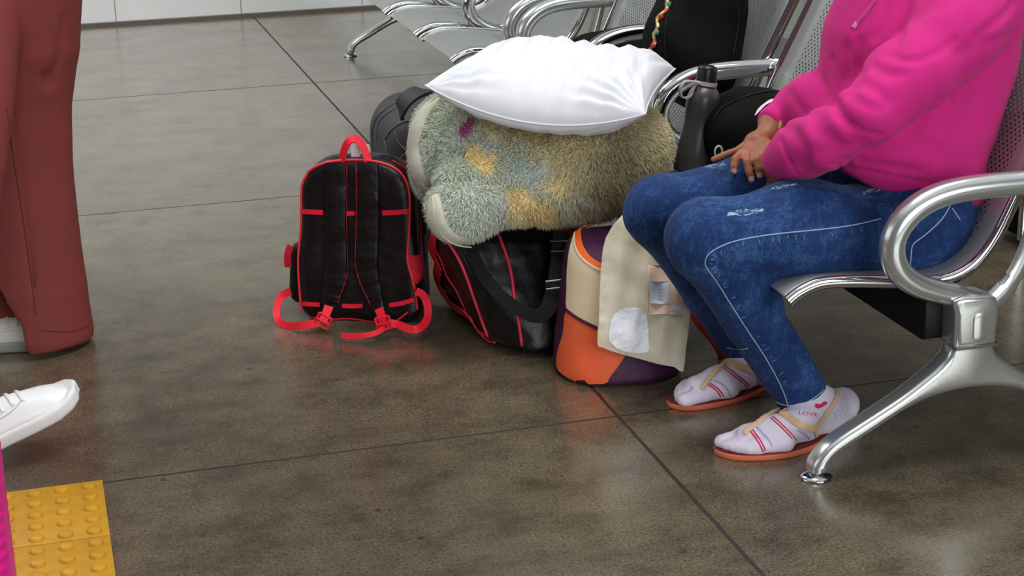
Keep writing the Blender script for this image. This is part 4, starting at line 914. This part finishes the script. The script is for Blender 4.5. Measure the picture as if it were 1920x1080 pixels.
def blanket_field(p):
    d = None
    for c, r in BLBp: e_ = ell(p, c, r); d = e_ if d is None else smin(d, e_, .05)
    d = d+.006*wav(p, 28, 71)+.003*wav(p, 60, 72)
    for q, w_, a_ in BF: d = d+ridge(p, q, w_, a_)
    d = smax(d, -(pil_sdf(p)-.004), .02); d = smax(d, -np.maximum(1.262-p[:, 0], p[:, 2]-.380), .012); d = smax(d, p[:, 0]-1.415, .02)
    for f in (dfield, cool_field, bp_field, bp2_field, gfield): d = smax(d, -(f(p)-.004), .012)
    return d
blo, bhi = (.72, 3.30, .20), (1.50, 4.15, .74)
Vq, Fq = sdf(blanket_field, blo, bhi, .012); _b = BVHTree.FromPolygons([tuple(v) for v in Vq], [tuple(f) for f in Fq.tolist()])
for px, w_, a_ in (([(812, 352), (835, 340), (862, 330), (870, 305), (862, 280), (880, 262), (905, 258)], .012, .036), ([(905, 262), (935, 272), (965, 250), (990, 225)], .012, .020), ([(868, 335), (930, 345), (985, 352), (1025, 340), (1045, 315)], .012, .026), ([(1045, 315), (1075, 345), (1110, 360)], .012, .022), ([(960, 360), (985, 390), (1000, 415)], .010, .010), ([(1020, 270), (1070, 300), (1100, 330)], .014, .010), ([(900, 225), (950, 225), (1010, 245)], .012, .010), ([(818, 300), (835, 260), (850, 225)], .010, .010), ([(1000, 350), (1015, 380), (1040, 405)], .01, .01)):
    q = [hit(_b, p.x, p.y, 0)[0] for p in spline([(x, y, 0) for x, y in px], 3)]; BF.append((q, w_, a_))
Vq, Fq = relax(*sdf(blanket_field, blo, bhi, .007), 1)
furm = bpy.data.materials.new('fluffy_fleece_pile'); furm.use_nodes = True
_n = furm.node_tree; _a = N(_n, 'ShaderNodeAttribute', attribute_name='Col'); _p = _n.nodes['Principled BSDF']; _n.links.new(_a.outputs['Color'], _p.inputs['Base Color']); _p.inputs['Roughness'].default_value = .8; _p.inputs['Specular IOR Level'].default_value = .15; _p.inputs['Sheen Weight'].default_value = .15
SAGE, PALE, TAN, YEL, PUR, OLI, BLU = [np.array(lin(c)) for c in ((204, 212, 196), (222, 230, 220), (228, 216, 172), (252, 228, 168), (168, 84, 140), (196, 186, 146), (208, 222, 220))]
BLOB = [((905, 300), (30, 22), YEL, 1), ((893, 286), (14, 12), YEL, .8), ((985, 385), (22, 30), YEL, 1), ((1020, 400), (26, 24), YEL, 1), ((962, 375), (16, 26), YEL, .9), ((880, 243), (15, 13), PUR, 1.3), ((1000, 318), (50, 20), BLU, .9), ((940, 275), (40, 18), BLU, .7), ((900, 222), (16, 12), TAN, .9), ((960, 250), (55, 26), TAN, .8), ((1060, 270), (80, 42), TAN, .9), ((1080, 330), (60, 34), TAN, .7), ((1045, 345), (30, 16), YEL, .5), ((1110, 375), (40, 26), OLI, .7), ((1100, 370), (20, 9), BLU, .6), ((1190, 265), (60, 60), OLI, .9), ((1150, 330), (50, 50), OLI, .6), ((880, 400), (70, 50), PALE, .7), ((1010, 250), (26, 14), YEL, .4)]
def furcol(Pw, seed=0):
    q = proj(Pw); q = q+8*np.stack([np.sin(q[:, 1]*.11+seed), np.sin(q[:, 0]*.13)], 1); C = np.tile(SAGE, (len(q), 1)); w2 = np.clip((q[:, 0]-900)/300, 0, 1)[:, None]; C = C*(1-.7*w2)+TAN*.7*w2
    for (x, y), (a, b_), c, s_ in BLOB:
        w = np.clip(1.45-((q[:, 0]-x)/a)**2-((q[:, 1]-y)/b_)**2, 0, 1)[:, None]*min(s_, 1); C = C*(1-w)+c*w
    return C
# pile: short curved tufts growing all over the cloth
tri = np.concatenate([Fq[:, [0, 1, 2]], Fq[:, [0, 2, 3]]]); A_, B_, C_ = Vq[tri[:, 0]], Vq[tri[:, 1]], Vq[tri[:, 2]]; nrm = np.cross(B_-A_, C_-A_); ar = np.linalg.norm(nrm, axis=1); nrm /= ar[:, None]+1e-12
vis = (nrm*(A_-np.array(CO))).sum(1) < .35*np.linalg.norm(A_-np.array(CO), axis=1); pr2 = ar*np.where(vis, 1, .25)
NB = 95000; ti = rng.choice(len(tri), NB, p=pr2/pr2.sum()); r1, r2 = rng.random(NB), rng.random(NB); r1s = np.sqrt(r1)
Pt = A_[ti]*(1-r1s)[:, None]+B_[ti]*(r1s*(1-r2))[:, None]+C_[ti]*(r1s*r2)[:, None]; Nn = nrm[ti]
fl_ = np.stack([wav(Pt.astype(np.float32), 24, k+80) for k in range(3)], 1)*1.1+rng.normal(size=(NB, 3))*.38+np.array((0, -.15, -.45)); D = Nn+fl_*.9; D /= np.linalg.norm(D, axis=1)[:, None]
Ln = rng.uniform(.012, .023, NB)[:, None]; sd = np.cross(D, rng.normal(size=(NB, 3))); sd /= np.linalg.norm(sd, axis=1)[:, None]; wd = rng.uniform(.0007, .0013, NB)[:, None]
mid_ = Pt+D*Ln*.5+Nn*.002; tip = Pt+D*Ln*.95+(fl_*.25+np.array((0, 0, -.25)))*Ln*.5
FV = np.stack([Pt-sd*wd-Nn*.002, Pt+sd*wd-Nn*.002, mid_+sd*wd*.8, mid_-sd*wd*.8, tip], 1).reshape(-1, 3)
i5 = (np.arange(NB)*5)[:, None]; FT1 = np.concatenate([i5+np.array([[0, 1, 2]]), i5+np.array([[0, 2, 3]]), i5+np.array([[3, 2, 4]])])
jit = rng.uniform(.88, 1.2, NB)[:, None]; fc = furcol(Pt)*jit; fcol = np.repeat(fc, 5, 0)
blk = thing('blanket', PY(1000, 420, 3.75), 'fluffy sage green blanket with yellow patches heaped under the white pillow', 'blanket')
cl = obj('cloth', (Vq, Fq), furm, blk); pl_ = obj('pile', (FV, FT1), furm, blk); tag(pl_, kind='stuff')
for o, c in ((cl, furcol(Vq)*.8), (pl_, fcol)):
    at_ = o.data.color_attributes.new('Col', 'FLOAT_COLOR', 'POINT'); at_.data.foreach_set('color', np.concatenate([np.clip(c, 0, 1), np.ones((len(c), 1))], 1).astype(np.float32).ravel())
pl_.data.polygons.foreach_set('use_smooth', np.zeros(len(pl_.data.polygons), bool))
b6 = bvh(cl); edm = mat('pale_satin_edging', (190, 190, 172), .5, bump=.4, bscale=30, bd=.004, sheen=.2)
for l, w in (([(826, 192), (806, 212), (792, 240), (785, 275), (790, 312), (800, 338), (812, 352)], [.014, .024, .030, .030, .030, .024, .012]), ([(820, 372), (822, 395), (826, 415), (838, 432), (856, 441), (874, 443)], [.016, .024, .028, .026, .020, .010])):
    pts, nr = snap(b6, l, .010, 8, smooth=6); obj('edging', G().sweep(pts, list(np.interp(np.linspace(0, 1, len(pts)), np.linspace(0, 1, len(w)), w)), seg=14, nrm=nr, flat=.55), edm, blk)
    pts2 = [p+n*.014+Vector((.006, -.006, 0)) for p, n in zip(pts, nr)]; obj('edging_seam', G().sweep(pts2, .0016, seg=6), mat('cream_seam', (206, 204, 176), .8), blk)

pillm = mat('white_pillow_cotton', (224, 227, 233), .8, 0, .2, bump=.25, bscale=55, bd=.004, stretch=(1, 1, .35), sheen=.1)
def pillow():
    n = 150; u = np.linspace(-1, 1, n); U, V_ = np.meshgrid(u, u, indexing='ij'); out = []
    k = .055; uu = U*(1-k*(1-V_**2)*np.abs(U)**3); vv = V_*(1-k*.6*(1-U**2)*np.abs(V_)**3)
    a, b = (uu+1)/2, (vv+1)/2; nl, nr_, fr, fl2 = [np.array(x) for x in (pnl, pnr, pfr, pfl)]
    base = (1-a)[..., None]*((1-b)[..., None]*nl+b[..., None]*fl2)+a[..., None]*((1-b)[..., None]*nr_+b[..., None]*fr)
    nn = np.cross(nr_-nl, fl2-nl); nn /= np.linalg.norm(nn); base = base-nn*(.055*(1-U**2)*(1-b))[..., None]; h = np.maximum(1-np.abs(U)**3.2, 0)**.5*np.maximum(1-np.abs(V_)**2.6, 0)**.5
    dc = np.minimum.reduce([np.hypot(U-1, V_+1), np.hypot(U-1, V_-1), np.hypot(U+1, V_+1), np.hypot(U+1, V_-1)])
    ang = np.arctan2(V_+1, U-1); wr = .0042*np.sin(ang*26)*np.exp(-((np.hypot(U-1, V_+1)-.35)/.3)**2)+.0035*np.sin(np.arctan2(V_-1, U-1)*22)*np.exp(-((np.hypot(U-1, V_-1)-.35)/.3)**2)+.003*np.sin(np.arctan2(V_+1, U+1)*20)*np.exp(-((np.hypot(U+1, V_+1)-.3)/.3)**2)
    pf = np.stack([U*.3, V_*.2, U*0], -1).reshape(-1, 3).astype(np.float32); wr = wr+(.0034*wav(pf*np.array((3.6, .6, 1), np.float32), 34, 91)+.004*wav(pf, 16, 92)+.0010*wav(pf*np.array((5, 1, 1), np.float32), 60, 93)).reshape(n, n)
    VV = []; tt = base+nn*(h*(.088+wr*2.6))[..., None]; bb_ = base-nn*(h*(.052+wr*1.6))[..., None]
    V1 = tt.reshape(-1, 3); V2 = bb_.reshape(-1, 3); I = np.arange(n*n).reshape(n, n); q = np.stack([I[:-1, :-1], I[1:, :-1], I[1:, 1:], I[:-1, 1:]], -1).reshape(-1, 4)
    return np.concatenate([V1, V2]), np.concatenate([q, q[:, ::-1]+n*n])
pil = thing('pillow', (pnl+pfr)/2, 'plump white pillow lying on the fluffy blanket', 'pillow')
pc = obj('cover', pillow(), pillm, pil); mg = pc.modifiers.new('weld', 'WELD'); mg.merge_threshold = .0004
n_ = np.cross(np.array(pnr-pnl), np.array(pfl-pnl))
def edgept(a, b):
    k = .055; U, V_ = a, b; uu = U*(1-k*(1-V_**2)*abs(U)**3); vv = V_*(1-k*.6*(1-U**2)*abs(V_)**3); a, b = (uu+1)/2, (vv+1)/2
    return pnl*(1-a)*(1-b)+pfl*(1-a)*b+pnr*a*(1-b)+pfr*a*b-Vector(n_/np.linalg.norm(n_))*(.055*(1-U*U)*(1-b))
loop = [edgept(t, -1) for t in np.linspace(-1, 1, 40)]+[edgept(1, t) for t in np.linspace(-1, 1, 30)][1:]+[edgept(t, 1) for t in np.linspace(1, -1, 40)][1:]+[edgept(-1, t) for t in np.linspace(1, -1, 30)][1:-1]
obj('edge_seam', G().sweep(loop, .0022, seg=8, closed=True), pillm, pil)

# ---------------------------------------------------------------- things on the seats
bb0 = PZ(1300, 322, .374); btop = PY(1328, 122, bb0.y+.01); bax = (btop-bb0); BL = bax.length; bax.normalize()
bt = thing('water_bottle', bb0, 'matte dark grey water bottle with black cap standing on the seat', 'bottle')
sc_ = BL/.25
prof = [(r_*1.1, z_) for r_, z_ in [(.0001, 0), (.040, 0), (.0425, .004), (.0425, .020), (.0415, .045), (.0375, .075), (.0345, .10), (.0335, .12), (.0345, .14), (.0352, .16), (.034, .176), (.029, .190), (.022, .200), (.019, .206), (.019, .212)]]
pf_ = [(p.x, p.z) for p in spline([(a, 0, b*sc_) for a, b in prof[1:]], 5)]; obj('bottle_body', G().lathe([(.0001, 0)]+pf_, bb0, bax, 40), mat('matte_dark_grey_metal', (76, 76, 75), .32, .35, .5), bt)
obj('cap', G().lathe([(.021, .208*sc_), (.0235, .210*sc_), (.0235, .235*sc_), (.0225, .243*sc_), (.019, .248*sc_), (.010, .2505*sc_), (.0001, .251*sc_)], bb0, bax, 36), mat('glossy_black_cap', (18, 18, 20), .3), bt)
sil = mat('light_grey_silicone', (178, 172, 172), .6); rc_ = bb0+bax*.2075*sc_
obj('carry_ring', G().lathe([(.0215, -.0045), (.0262, -.0045), (.0262, .0045), (.0215, .0045)], rc_, (bax+Vector((.05, 0, 0))).normalized(), 36), sil, bt)
lp_ = spline([rc_+Vector((-.018, -.012, .002)), rc_+Vector((-.035, -.016, .008)), rc_+Vector((-.055, -.016, .010)), rc_+Vector((-.066, -.016, -.004)), rc_+Vector((-.062, -.016, -.022)), rc_+Vector((-.045, -.014, -.022)), rc_+Vector((-.036, -.010, -.008)), rc_+Vector((-.022, .0, .0))], 6)
lc = rc_+Vector((-.048, -.014, -.006)); obj('carry_loop', G().ribbon(lp_, [(p-lc).normalized() for p in lp_], .011, .003), sil, bt)

softblack = mat('soft_black_fabric', (4, 4, 5), .8, 0, .15, bump=.3, bscale=60, bd=.003)
def soft(name, label, cat, pieces, k, lo, hi, h=.006, m=softblack, fl=.374, cut=None, wv=.004, group=None):
    f = lambda p: smax(smax(_un(p, pieces, k)+wv*wav(p, 26, 101)+wv*.4*wav(p, 70, 102), p[:, 0]-(1.692+.494*(p[:, 2]-.468)), .02), fl-p[:, 2], .01)
    r = thing(name, ((lo[0]+hi[0])/2, (lo[1]+hi[1])/2, fl), label, cat, group); o = obj('body', relax(*sdf(f, lo, hi, h), 1), m, r); return r, o, bvh(o)
def _un(p, pieces, k):
    d = None
    for c, r in pieces: e_ = ell(p, c, r); d = e_ if d is None else smin(d, e_, k)
    return d
k1, k1b, b7 = soft('shoulder_bag', 'black bag with a white printed emblem on the seat beside the woman', 'bag', [(PY(1415, 235, 3.58), (.125, .15, .085)), (PY(1362, 265, 3.60), (.05, .10, .055)), (PY(1430, 260, 3.50), (.10, .09, .09))], .05, (1.15, 3.36, .37), (1.66, 3.88, .72))
wprint = mat('white_print', (225, 225, 228), .6)
ribbon_on(b7, [(1416, 218), (1424, 207), (1434, 198), (1446, 191), (1460, 188), (1474, 188)], [.002, .007, .006, .009, .006, .005], wprint, k1, 'printed_emblem', .003, .001, smooth=4)
obj('printed_lettering', text_geo(G(), b7, 'NIIB', 1434, 213, 15, -.42, 0, .0025, .75, skew=.4), wprint, k1)
PipeOn(b7, [(1340, 225), (1352, 206), (1380, 190), (1420, 176), (1455, 172), (1480, 174)], .0022, 'piping', k1, black)
pts = spline([PY(1347, 300, 3.43)+Vector((.0085*math.cos(t), 0, .013*math.sin(t)+.018)) for t in [2*math.pi*i/12 for i in range(12)]], 3, True); obj('zip_pull', G().sweep(pts, .0024, seg=8, closed=True), mat('pale_zip_pull', (205, 208, 208), .35), k1)
k2, k2b, b8 = soft('backpack', 'large black backpack with a colourful woven lanyard standing on the middle seat', 'backpack', [(PY(1315, 75, 4.15), (.105, .12, .16)), (PY(1320, 10, 4.20), (.105, .12, .15)), (PY(1310, 130, 4.10), (.10, .12, .10)), (PY(1320, -50, 4.25), (.10, .11, .12)), (PY(1240, 80, 4.12), (.03, .08, .07))], .06, (1.25, 3.90, .37), (1.80, 4.44, .98))
PipeOn(b8, [(1262, 0), (1250, 40), (1248, 90), (1256, 130)], .0016, 'panel_seam', k2, black); PipeOn(b8, [(1380, 0), (1384, 40), (1374, 100)], .0016, 'panel_seam', k2, black)
ln_ = thing('lanyard', PY(1230, 90, 3.98), 'colourful woven lanyard hanging down the black backpack', 'lanyard'); pp_ = spline([(1259, -6, 0), (1250, 14, 0), (1240, 30, 0), (1232, 48, 0), (1231, 64, 0), (1226, 82, 0), (1224, 94, 0)], 5)
cols = [mat('lanyard_'+n, c, .7) for n, c in (('orange', (236, 130, 50)), ('yellow', (238, 208, 90)), ('teal', (90, 160, 140)), ('red', (196, 50, 36)), ('cream', (236, 226, 190)))]
for st in range(2):
    q = [hit(b8, p.x+(4 if st else -2)*math.sin(i*.7+st*3.1), p.y, .003)[0] for i, p in enumerate(pp_)]
    for i in range(0, len(q)-2, 2): obj('braid', G().sweep(spline(q[i:i+3], 3), .0036, seg=6), cols[(i//2+st*2) % 5], ln_)
for i in (4, 11, 19, 26): obj('charm', G().lathe([(.0001, -.005), (.006, -.002), (.007, .001), (.0001, .005)], hit(b8, pp_[i].x+3, pp_[i].y, .006)[0], (0, -1, .3), 10), cols[(i*3) % 5], ln_)
g = G()
for x, y in ((1232, 32), (1247, 34), (1253, 34), (1259, 33)): g.lathe([(.0001, .001), (.003, 0)], hit(b8, x, y, .001)[0], hit(b8, x, y)[1], 6)
k3, k3b, b9 = soft('shoulder_bag', 'low black bag with white lettering on the seat just behind the pillow', 'bag', [(PY(1175, 90, 4.72), (.13, .14, .045)), (PY(1215, 85, 4.72), (.10, .12, .05)), (PY(1130, 95, 4.70), (.08, .10, .04))], .04, (1.30, 4.56, .37), (1.80, 4.90, .52))
obj('printed_lettering', text_geo(G(), b9, 'VS', 1139, 77, 17, 0, 0, .002, .6, skew=.3), wprint, k3)
st_ = [PZ(1196, 329, .384), PZ(1215, 320, .386), PZ(1235, 314, .388), PZ(1258, 304, .386), PZ(1276, 300, .384)]
so_ = obj('strap', G().ribbon(spline(st_, 6), Vector((0, 0, 1)), list(np.interp(np.linspace(0, 1, 25), [0, .3, 1], [.008, .024, .034])), .004), blackweb, base=PZ(1235, 314, .384)); tag(so_, 'black webbing strap lying on the seat beside the bottle', 'strap')

# ---------------------------------------------------------------- person in maroon trousers at the left edge
mr = thing('person', (-.04, 4.0, 0), 'person in wide maroon trousers and white shoes at the left edge', 'person')
mar = mat('maroon_trouser_cloth', (124, 56, 53), .75, 0, .25, bump=.3, bscale=500, bd=.001)
skin2 = mat('light_brown_skin', (196, 148, 116), .5, sss=.1)
SF = Vector((-.21, 3.30, .09))
def mbody(p):
    d = chain(p, [(-.10, 4.0, .92), (-.10, 4.0, 1.05), (-.10, 4.0, 1.25), (-.10, 4.0, 1.36)], [.12, .105, .13, .12], .04, (1, .8, 1)); d = smin(d, chain(p, [(-.10, 3.82, 1.38), (-.10, 4.18, 1.38)], [.05, .05], .02), .05)
    d = smin(d, chain(p, [(-.10, 4.0, 1.40), (-.10, 4.0, 1.52)], [.055, .05], .02), .03); hd = ell(p, (-.085, 4.0, 1.62), (.098, .078, .115)); hd = smin(hd, ell(p, (-.05, 4.0, 1.57), (.06, .055, .06)), .03); hd = smin(hd, chain(p, [(.008, 4.0, 1.61), (.025, 4.0, 1.585)], [.008, .013], .01), .012); d = smin(d, hd, .02)
    for s_ in (-1, 1):
        d = smin(d, chain(p, [(-.10, 4+.18*s_, 1.37), (-.16, 4+.24*s_, 1.16), (-.12, 4+.16*s_, 1.08), (-.02, 4+.08*s_, 1.08)], [.045, .038, .027, .024], .02), .03)
        for k in range(4): d = smin(d, chain(p, [(-.02, 4+.07*s_, 1.05+.018*k), (.0+.004*k, 4+.02*s_, 1.05+.02*k), (.0, 4-.01*s_, 1.05+.02*k)], [.009, .008, .006], .004), .008)
        d = smin(d, chain(p, [(-.03, 4+.07*s_, 1.10), (-.02, 4+.04*s_, 1.14)], [.011, .008], .004), .01)
    d = smin(d, chain(p, [(-.09, 4.07, .86), (-.06, 4.04, .48), (-.035, 4.02, .10)], [.085, .058, .036], .03), .03)
    d = smin(d, chain(p, [(-.12, 3.93, .86), (-.17, 3.62, .50), (-.255, 3.30, .19), (-.225, 3.27, .10)], [.085, .058, .036, .033], .02), .03)
    return smin(d, chain(p, [(-.035, 4.02, .10), (-.05, 4.02, .06), (-.03, 4.0, .045)], [.036, .034, .026], .02), .02)
obj('body', relax(*sdf(mbody, (-.40, 3.24, 0), (.14, 4.34, 1.76), .007), 1), skin2, mr)
obj('hair', relax(*sdf(lambda p: smax(ell(p, (-.105, 4.0, 1.64), (.105, .09, .118)), -ell(p, (.03, 4.0, 1.60), (.09, .09, .12)), .02)+.003*wav(p, 150, 3), (-.26, 3.88, 1.48), (.04, 4.12, 1.79), .008)), hair, mr)
obj('shirt', relax(*sdf(lambda p: smax(smin(chain(p, [(-.10, 4.0, .86), (-.10, 4.0, 1.05), (-.10, 4.0, 1.25), (-.10, 4.0, 1.36)], [.155, .135, .155, .14], .04, (1, .8, 1)), smin(chain(p, [(-.10, 3.82, 1.37), (-.14, 3.76, 1.12)], [.07, .06], .02), chain(p, [(-.10, 4.18, 1.37), (-.14, 4.24, 1.12)], [.07, .06], .02), .02), .05)+.004*wav(p, 24, 7), .84-p[:, 2], .01), (-.36, 3.64, .82), (.14, 4.36, 1.5), .009)), mat('beige_shirt', (206, 190, 165), .8), mr)
def trous(p):
    # right edge follows the flared cloth down to the hem
    L1 = [PY(28, -60, 4.0), PY(38, 80, 4.0), PY(42, 200, 4.0), PY(52, 320, 4.0), PY(60, 440, 4.0), PY(66, 540, 4.0), PY(70, 620, 4.0), PY(74, 700, 4.0)]
    d = chain(p, L1, [.148, .130, .108, .100, .106, .116, .126, .134], .003, (1, 1.0, 1))
    d = smin(d, chain(p, [PY(75, -40, 4.14), PY(85, 60, 4.14), PY(92, 150, 4.12), PY(80, 260, 4.08)], [.085, .072, .050, .04], .03), .012)
    L2 = [(-.11, 3.95, .88), (-.17, 3.66, .52), (-.275, 3.31, .20)]; d = smin(d, smax(chain(p, L2+[(-.32, 3.20, .09)], [.12, .095, .092, .09], .01), float(Vector((-.275, 3.31, .20)).dot(Vector((.25, .68, .69))))-.03-(p@np.array((.25, .68, .69), np.float32)), .004), .03)
    d = smax(d, (.012+.0*p[:, 0])-p[:, 2], .003)
    for pts, w_, a_ in (([(20, 210), (36, 330), (52, 450), (66, 560), (74, 640), (76, 700)], .006, .008), ([(85, 140), (95, 160), (105, 165)], .012, .008), ([(128, 40), (118, 100), (100, 150)], .012, .012), ([(100, 200), (112, 320)], .02, .005)):
        d = d+ridge(p, PL(pts, 3.895), w_, a_)
    cav = chain(p, [PY(10, 560, 3.94), PY(14, 615, 3.93), PY(16, 660, 3.92)], [.030, .048, .058], .02); d = smax(d, -cav, .012)
    return d+.004*wav(p*np.array((1, 1, .35), np.float32), 30, 8)
tro = obj('trousers', relax(*sdf(trous, (-.48, 3.18, 0), (.22, 4.34, 1.02), .006), 1), mar, mr); b10 = bvh(tro)
PipeOn(b10, [(72, 618), (110, 622), (140, 620), (168, 610)], .0009, 'hem_seam', tro, mat('dark_maroon_seam', (70, 30, 30), .8), .0003)
PipeOn(b10, [(12, 200), (20, 260), (32, 340), (46, 430), (58, 520), (67, 590)], .0012, 'side_seam', tro, mat('dark_maroon_thread', (78, 34, 32), .8), .0004)
wl = mat('white_shoe_leather', (236, 239, 241), .38, bump=.12, bscale=60, bd=.003); ws = mat('white_rubber_sole', (232, 234, 236), .5)
def shoe(o, fx, up, sc, nm, m1, m2, parent, label=None, roll=0):
    """sneaker pointing along fx, its length 0.29 m"""
    fx = Vector(fx).normalized(); up = Vector(up); sy = up.cross(fx).normalized(); up = fx.cross(sy); R_ = Matrix((fx, sy, up)).transposed(); o = Vector(o)
    Rn = np.array(R_, np.float32)
    def loc(p): return (p-np.array(o, np.float32))@Rn/sc
    def plan(q):  # signed plan distance of the sole outline
        x = q[:, 0]; hw = np.interp(x, [-.15, -.13, -.09, -.02, .05, .09, .12, .138, .146], [.012, .028, .034, .035, .043, .045, .038, .024, .004]); c = np.interp(x, [-.15, 0, .15], [0, 0, -.006]); return np.maximum(np.abs(q[:, 1]-c)-hw, np.maximum(x-.146, -.150-x))
    def fs(p): q = loc(p); z0 = .012*np.clip((q[:, 0]-.07)/.08, 0, 1)**2; return smax(plan(q)-.003, np.abs(q[:, 2]-.014-z0)-.014, .008)*sc
    def fu(p):
        q = loc(p); x = q[:, 0]; top = np.interp(x, [-.15, -.10, -.03, .03, .07, .10, .13, .146], [.098, .094, .090, .078, .064, .054, .042, .030]); z0 = .012*np.clip((x-.07)/.08, 0, 1)**2
        sh = plan(q)+np.clip(q[:, 2]-.03, 0, 1)*.42+.001; d = smax(sh, q[:, 2]-top, .045); d = smax(d, .018+z0-q[:, 2], .004)
        hole = chain(q, [(-.085, 0, .07), (-.085, 0, .14)], [.030, .036], .01); return smax(d, -hole, .012)*sc
    r_ = .17*sc; lo = [o[i]-r_ for i in range(3)]; hi = [o[i]+r_ for i in range(3)]
    u_ = obj(nm, relax(*sdf(fu, lo, hi, .0035), 1), m1, parent, label=label); obj('sole', relax(*sdf(fs, lo, hi, .0035), 1), m2, u_)
    bu = bvh(u_); g = G()
    for k in range(5):
        x = .052-.020*k; pts = []
        for t in np.linspace(-.024, .024, 7):
            w_ = o+R_@Vector(((x+.002*math.sin(k)), t, .16))*sc; h_ = bu.ray_cast(w_, -up)
            if h_[0]: pts.append(h_[0]+up*.002)
        if len(pts) > 3: obj('lace', G().sweep(pts, .0034*sc, seg=8, flat=.6), m1, u_)
    seam = mat('white_shoe_seam', (196, 200, 204), .6)
    for sg in (-1, 1):
        for l in ([(.052, .060), (.02, .052), (-.03, .050), (-.06, .052)],):
            pts = []
            for x, z in spline([(a, b, 0) for a, b in l], 5) and [(p.x, p.y) for p in spline([(a, b, 0) for a, b in l], 5)]:
                h_ = bu.ray_cast(o+R_@Vector((x, sg*.2, z))*sc, R_@Vector((0, -sg, 0)))
                if h_[0]: pts.append(h_[0]+h_[1]*.0004)
            if len(pts) > 3: obj('stitched_seam', G().sweep(pts, .0011, seg=6), seam, u_)
    return u_
tipw = PY(147, 716, 3.34); fxv = Vector((.86, .26, .30)); upv = Vector((-.22, -.10, .95))
fxv.normalize(); shoe(tipw-fxv*.146*1.12-Vector((0, 0, .030)), fxv, upv, 1.12, 'sneaker', wl, ws, mr, 'white leather sneaker with its toe lifted off the floor')
shoe((-.115, 3.985, 0), (1, -.05, 0), (0, 0, 1), 1.0, 'sneaker', mat('shaded_white_shoe', (206, 206, 200), .5), mat('shaded_white_sole', (150, 150, 146), .6), mr)  # rear shoe of the white pair, its shade put into greyer colours

# ---------------------------------------------------------------- pink suitcase at the left edge
pk_ = mat('hot_pink_shell', (236, 28, 146), .4, 0, .5)
sr = thing('suitcase', (-.30, 2.47, 0), 'hot pink ribbed suitcase cut off by the left edge beside the yellow tiles', 'suitcase')
xr = -.1115
def rib(p):
    d = rbox(p, (xr-.19, 2.52, .33), (.19, .12, .29), .035); return d+.0022*np.sin(p[:, 2]*2*math.pi/.02)*(np.abs(p[:, 2]-.33) < .25)
obj('shell', relax(*sdf(rib, (xr-.40, 2.38, .02), (xr+.02, 2.68, .64), .005), 1), pk_, sr)
for x in (xr-.33, xr-.05):
    for y in (2.44, 2.60):
        wh = obj('wheel', G().lathe([(.0001, -.010), (.018, -.010), (.021, -.006), (.021, .006), (.018, .010), (.0001, .010)], (x, y, .0215), (1, 0, 0), 20), gl, sr); obj('wheel_fork', G().box((x, y, .042), (.014, .012, .014)), gl, wh)
for x in (xr-.28, xr-.10): obj('pull_rod', G().sweep([(x, 2.60, .61), (x, 2.60, .86)], .007, seg=10), chrome, sr)
obj('pull_grip', G().sweep([(xr-.30, 2.60, .865), (xr-.08, 2.60, .865)], .013, seg=12), gl, sr)

# ---------------------------------------------------------------- black case behind the bench, right edge
cr_ = thing('suitcase', (2.62, 3.99, 0), 'black suitcase standing behind the bench at the right edge', 'suitcase')
obj('shell', relax(*sdf(lambda p: rbox(p, (2.66, 4.02, .17), (.20, .14, .145), .03), (2.44, 3.86, .01), (2.88, 4.18, .34), .006), 1), softblack, cr_)
obj('corner_rail', G().sweep([(2.462, 3.885, .03), (2.462, 3.885, .30)], .012, seg=12), chrome, cr_)
obj('wheel', G().lathe([(.0001, -.01), (.02, -.01), (.02, .01), (.0001, .01)], (2.50, 3.92, .0205), (1, 0, 0), 20), gl, cr_); obj('wheel', G().lathe([(.0001, -.01), (.02, -.01), (.02, .01), (.0001, .01)], (2.82, 3.92, .0205), (1, 0, 0), 20), gl, cr_)
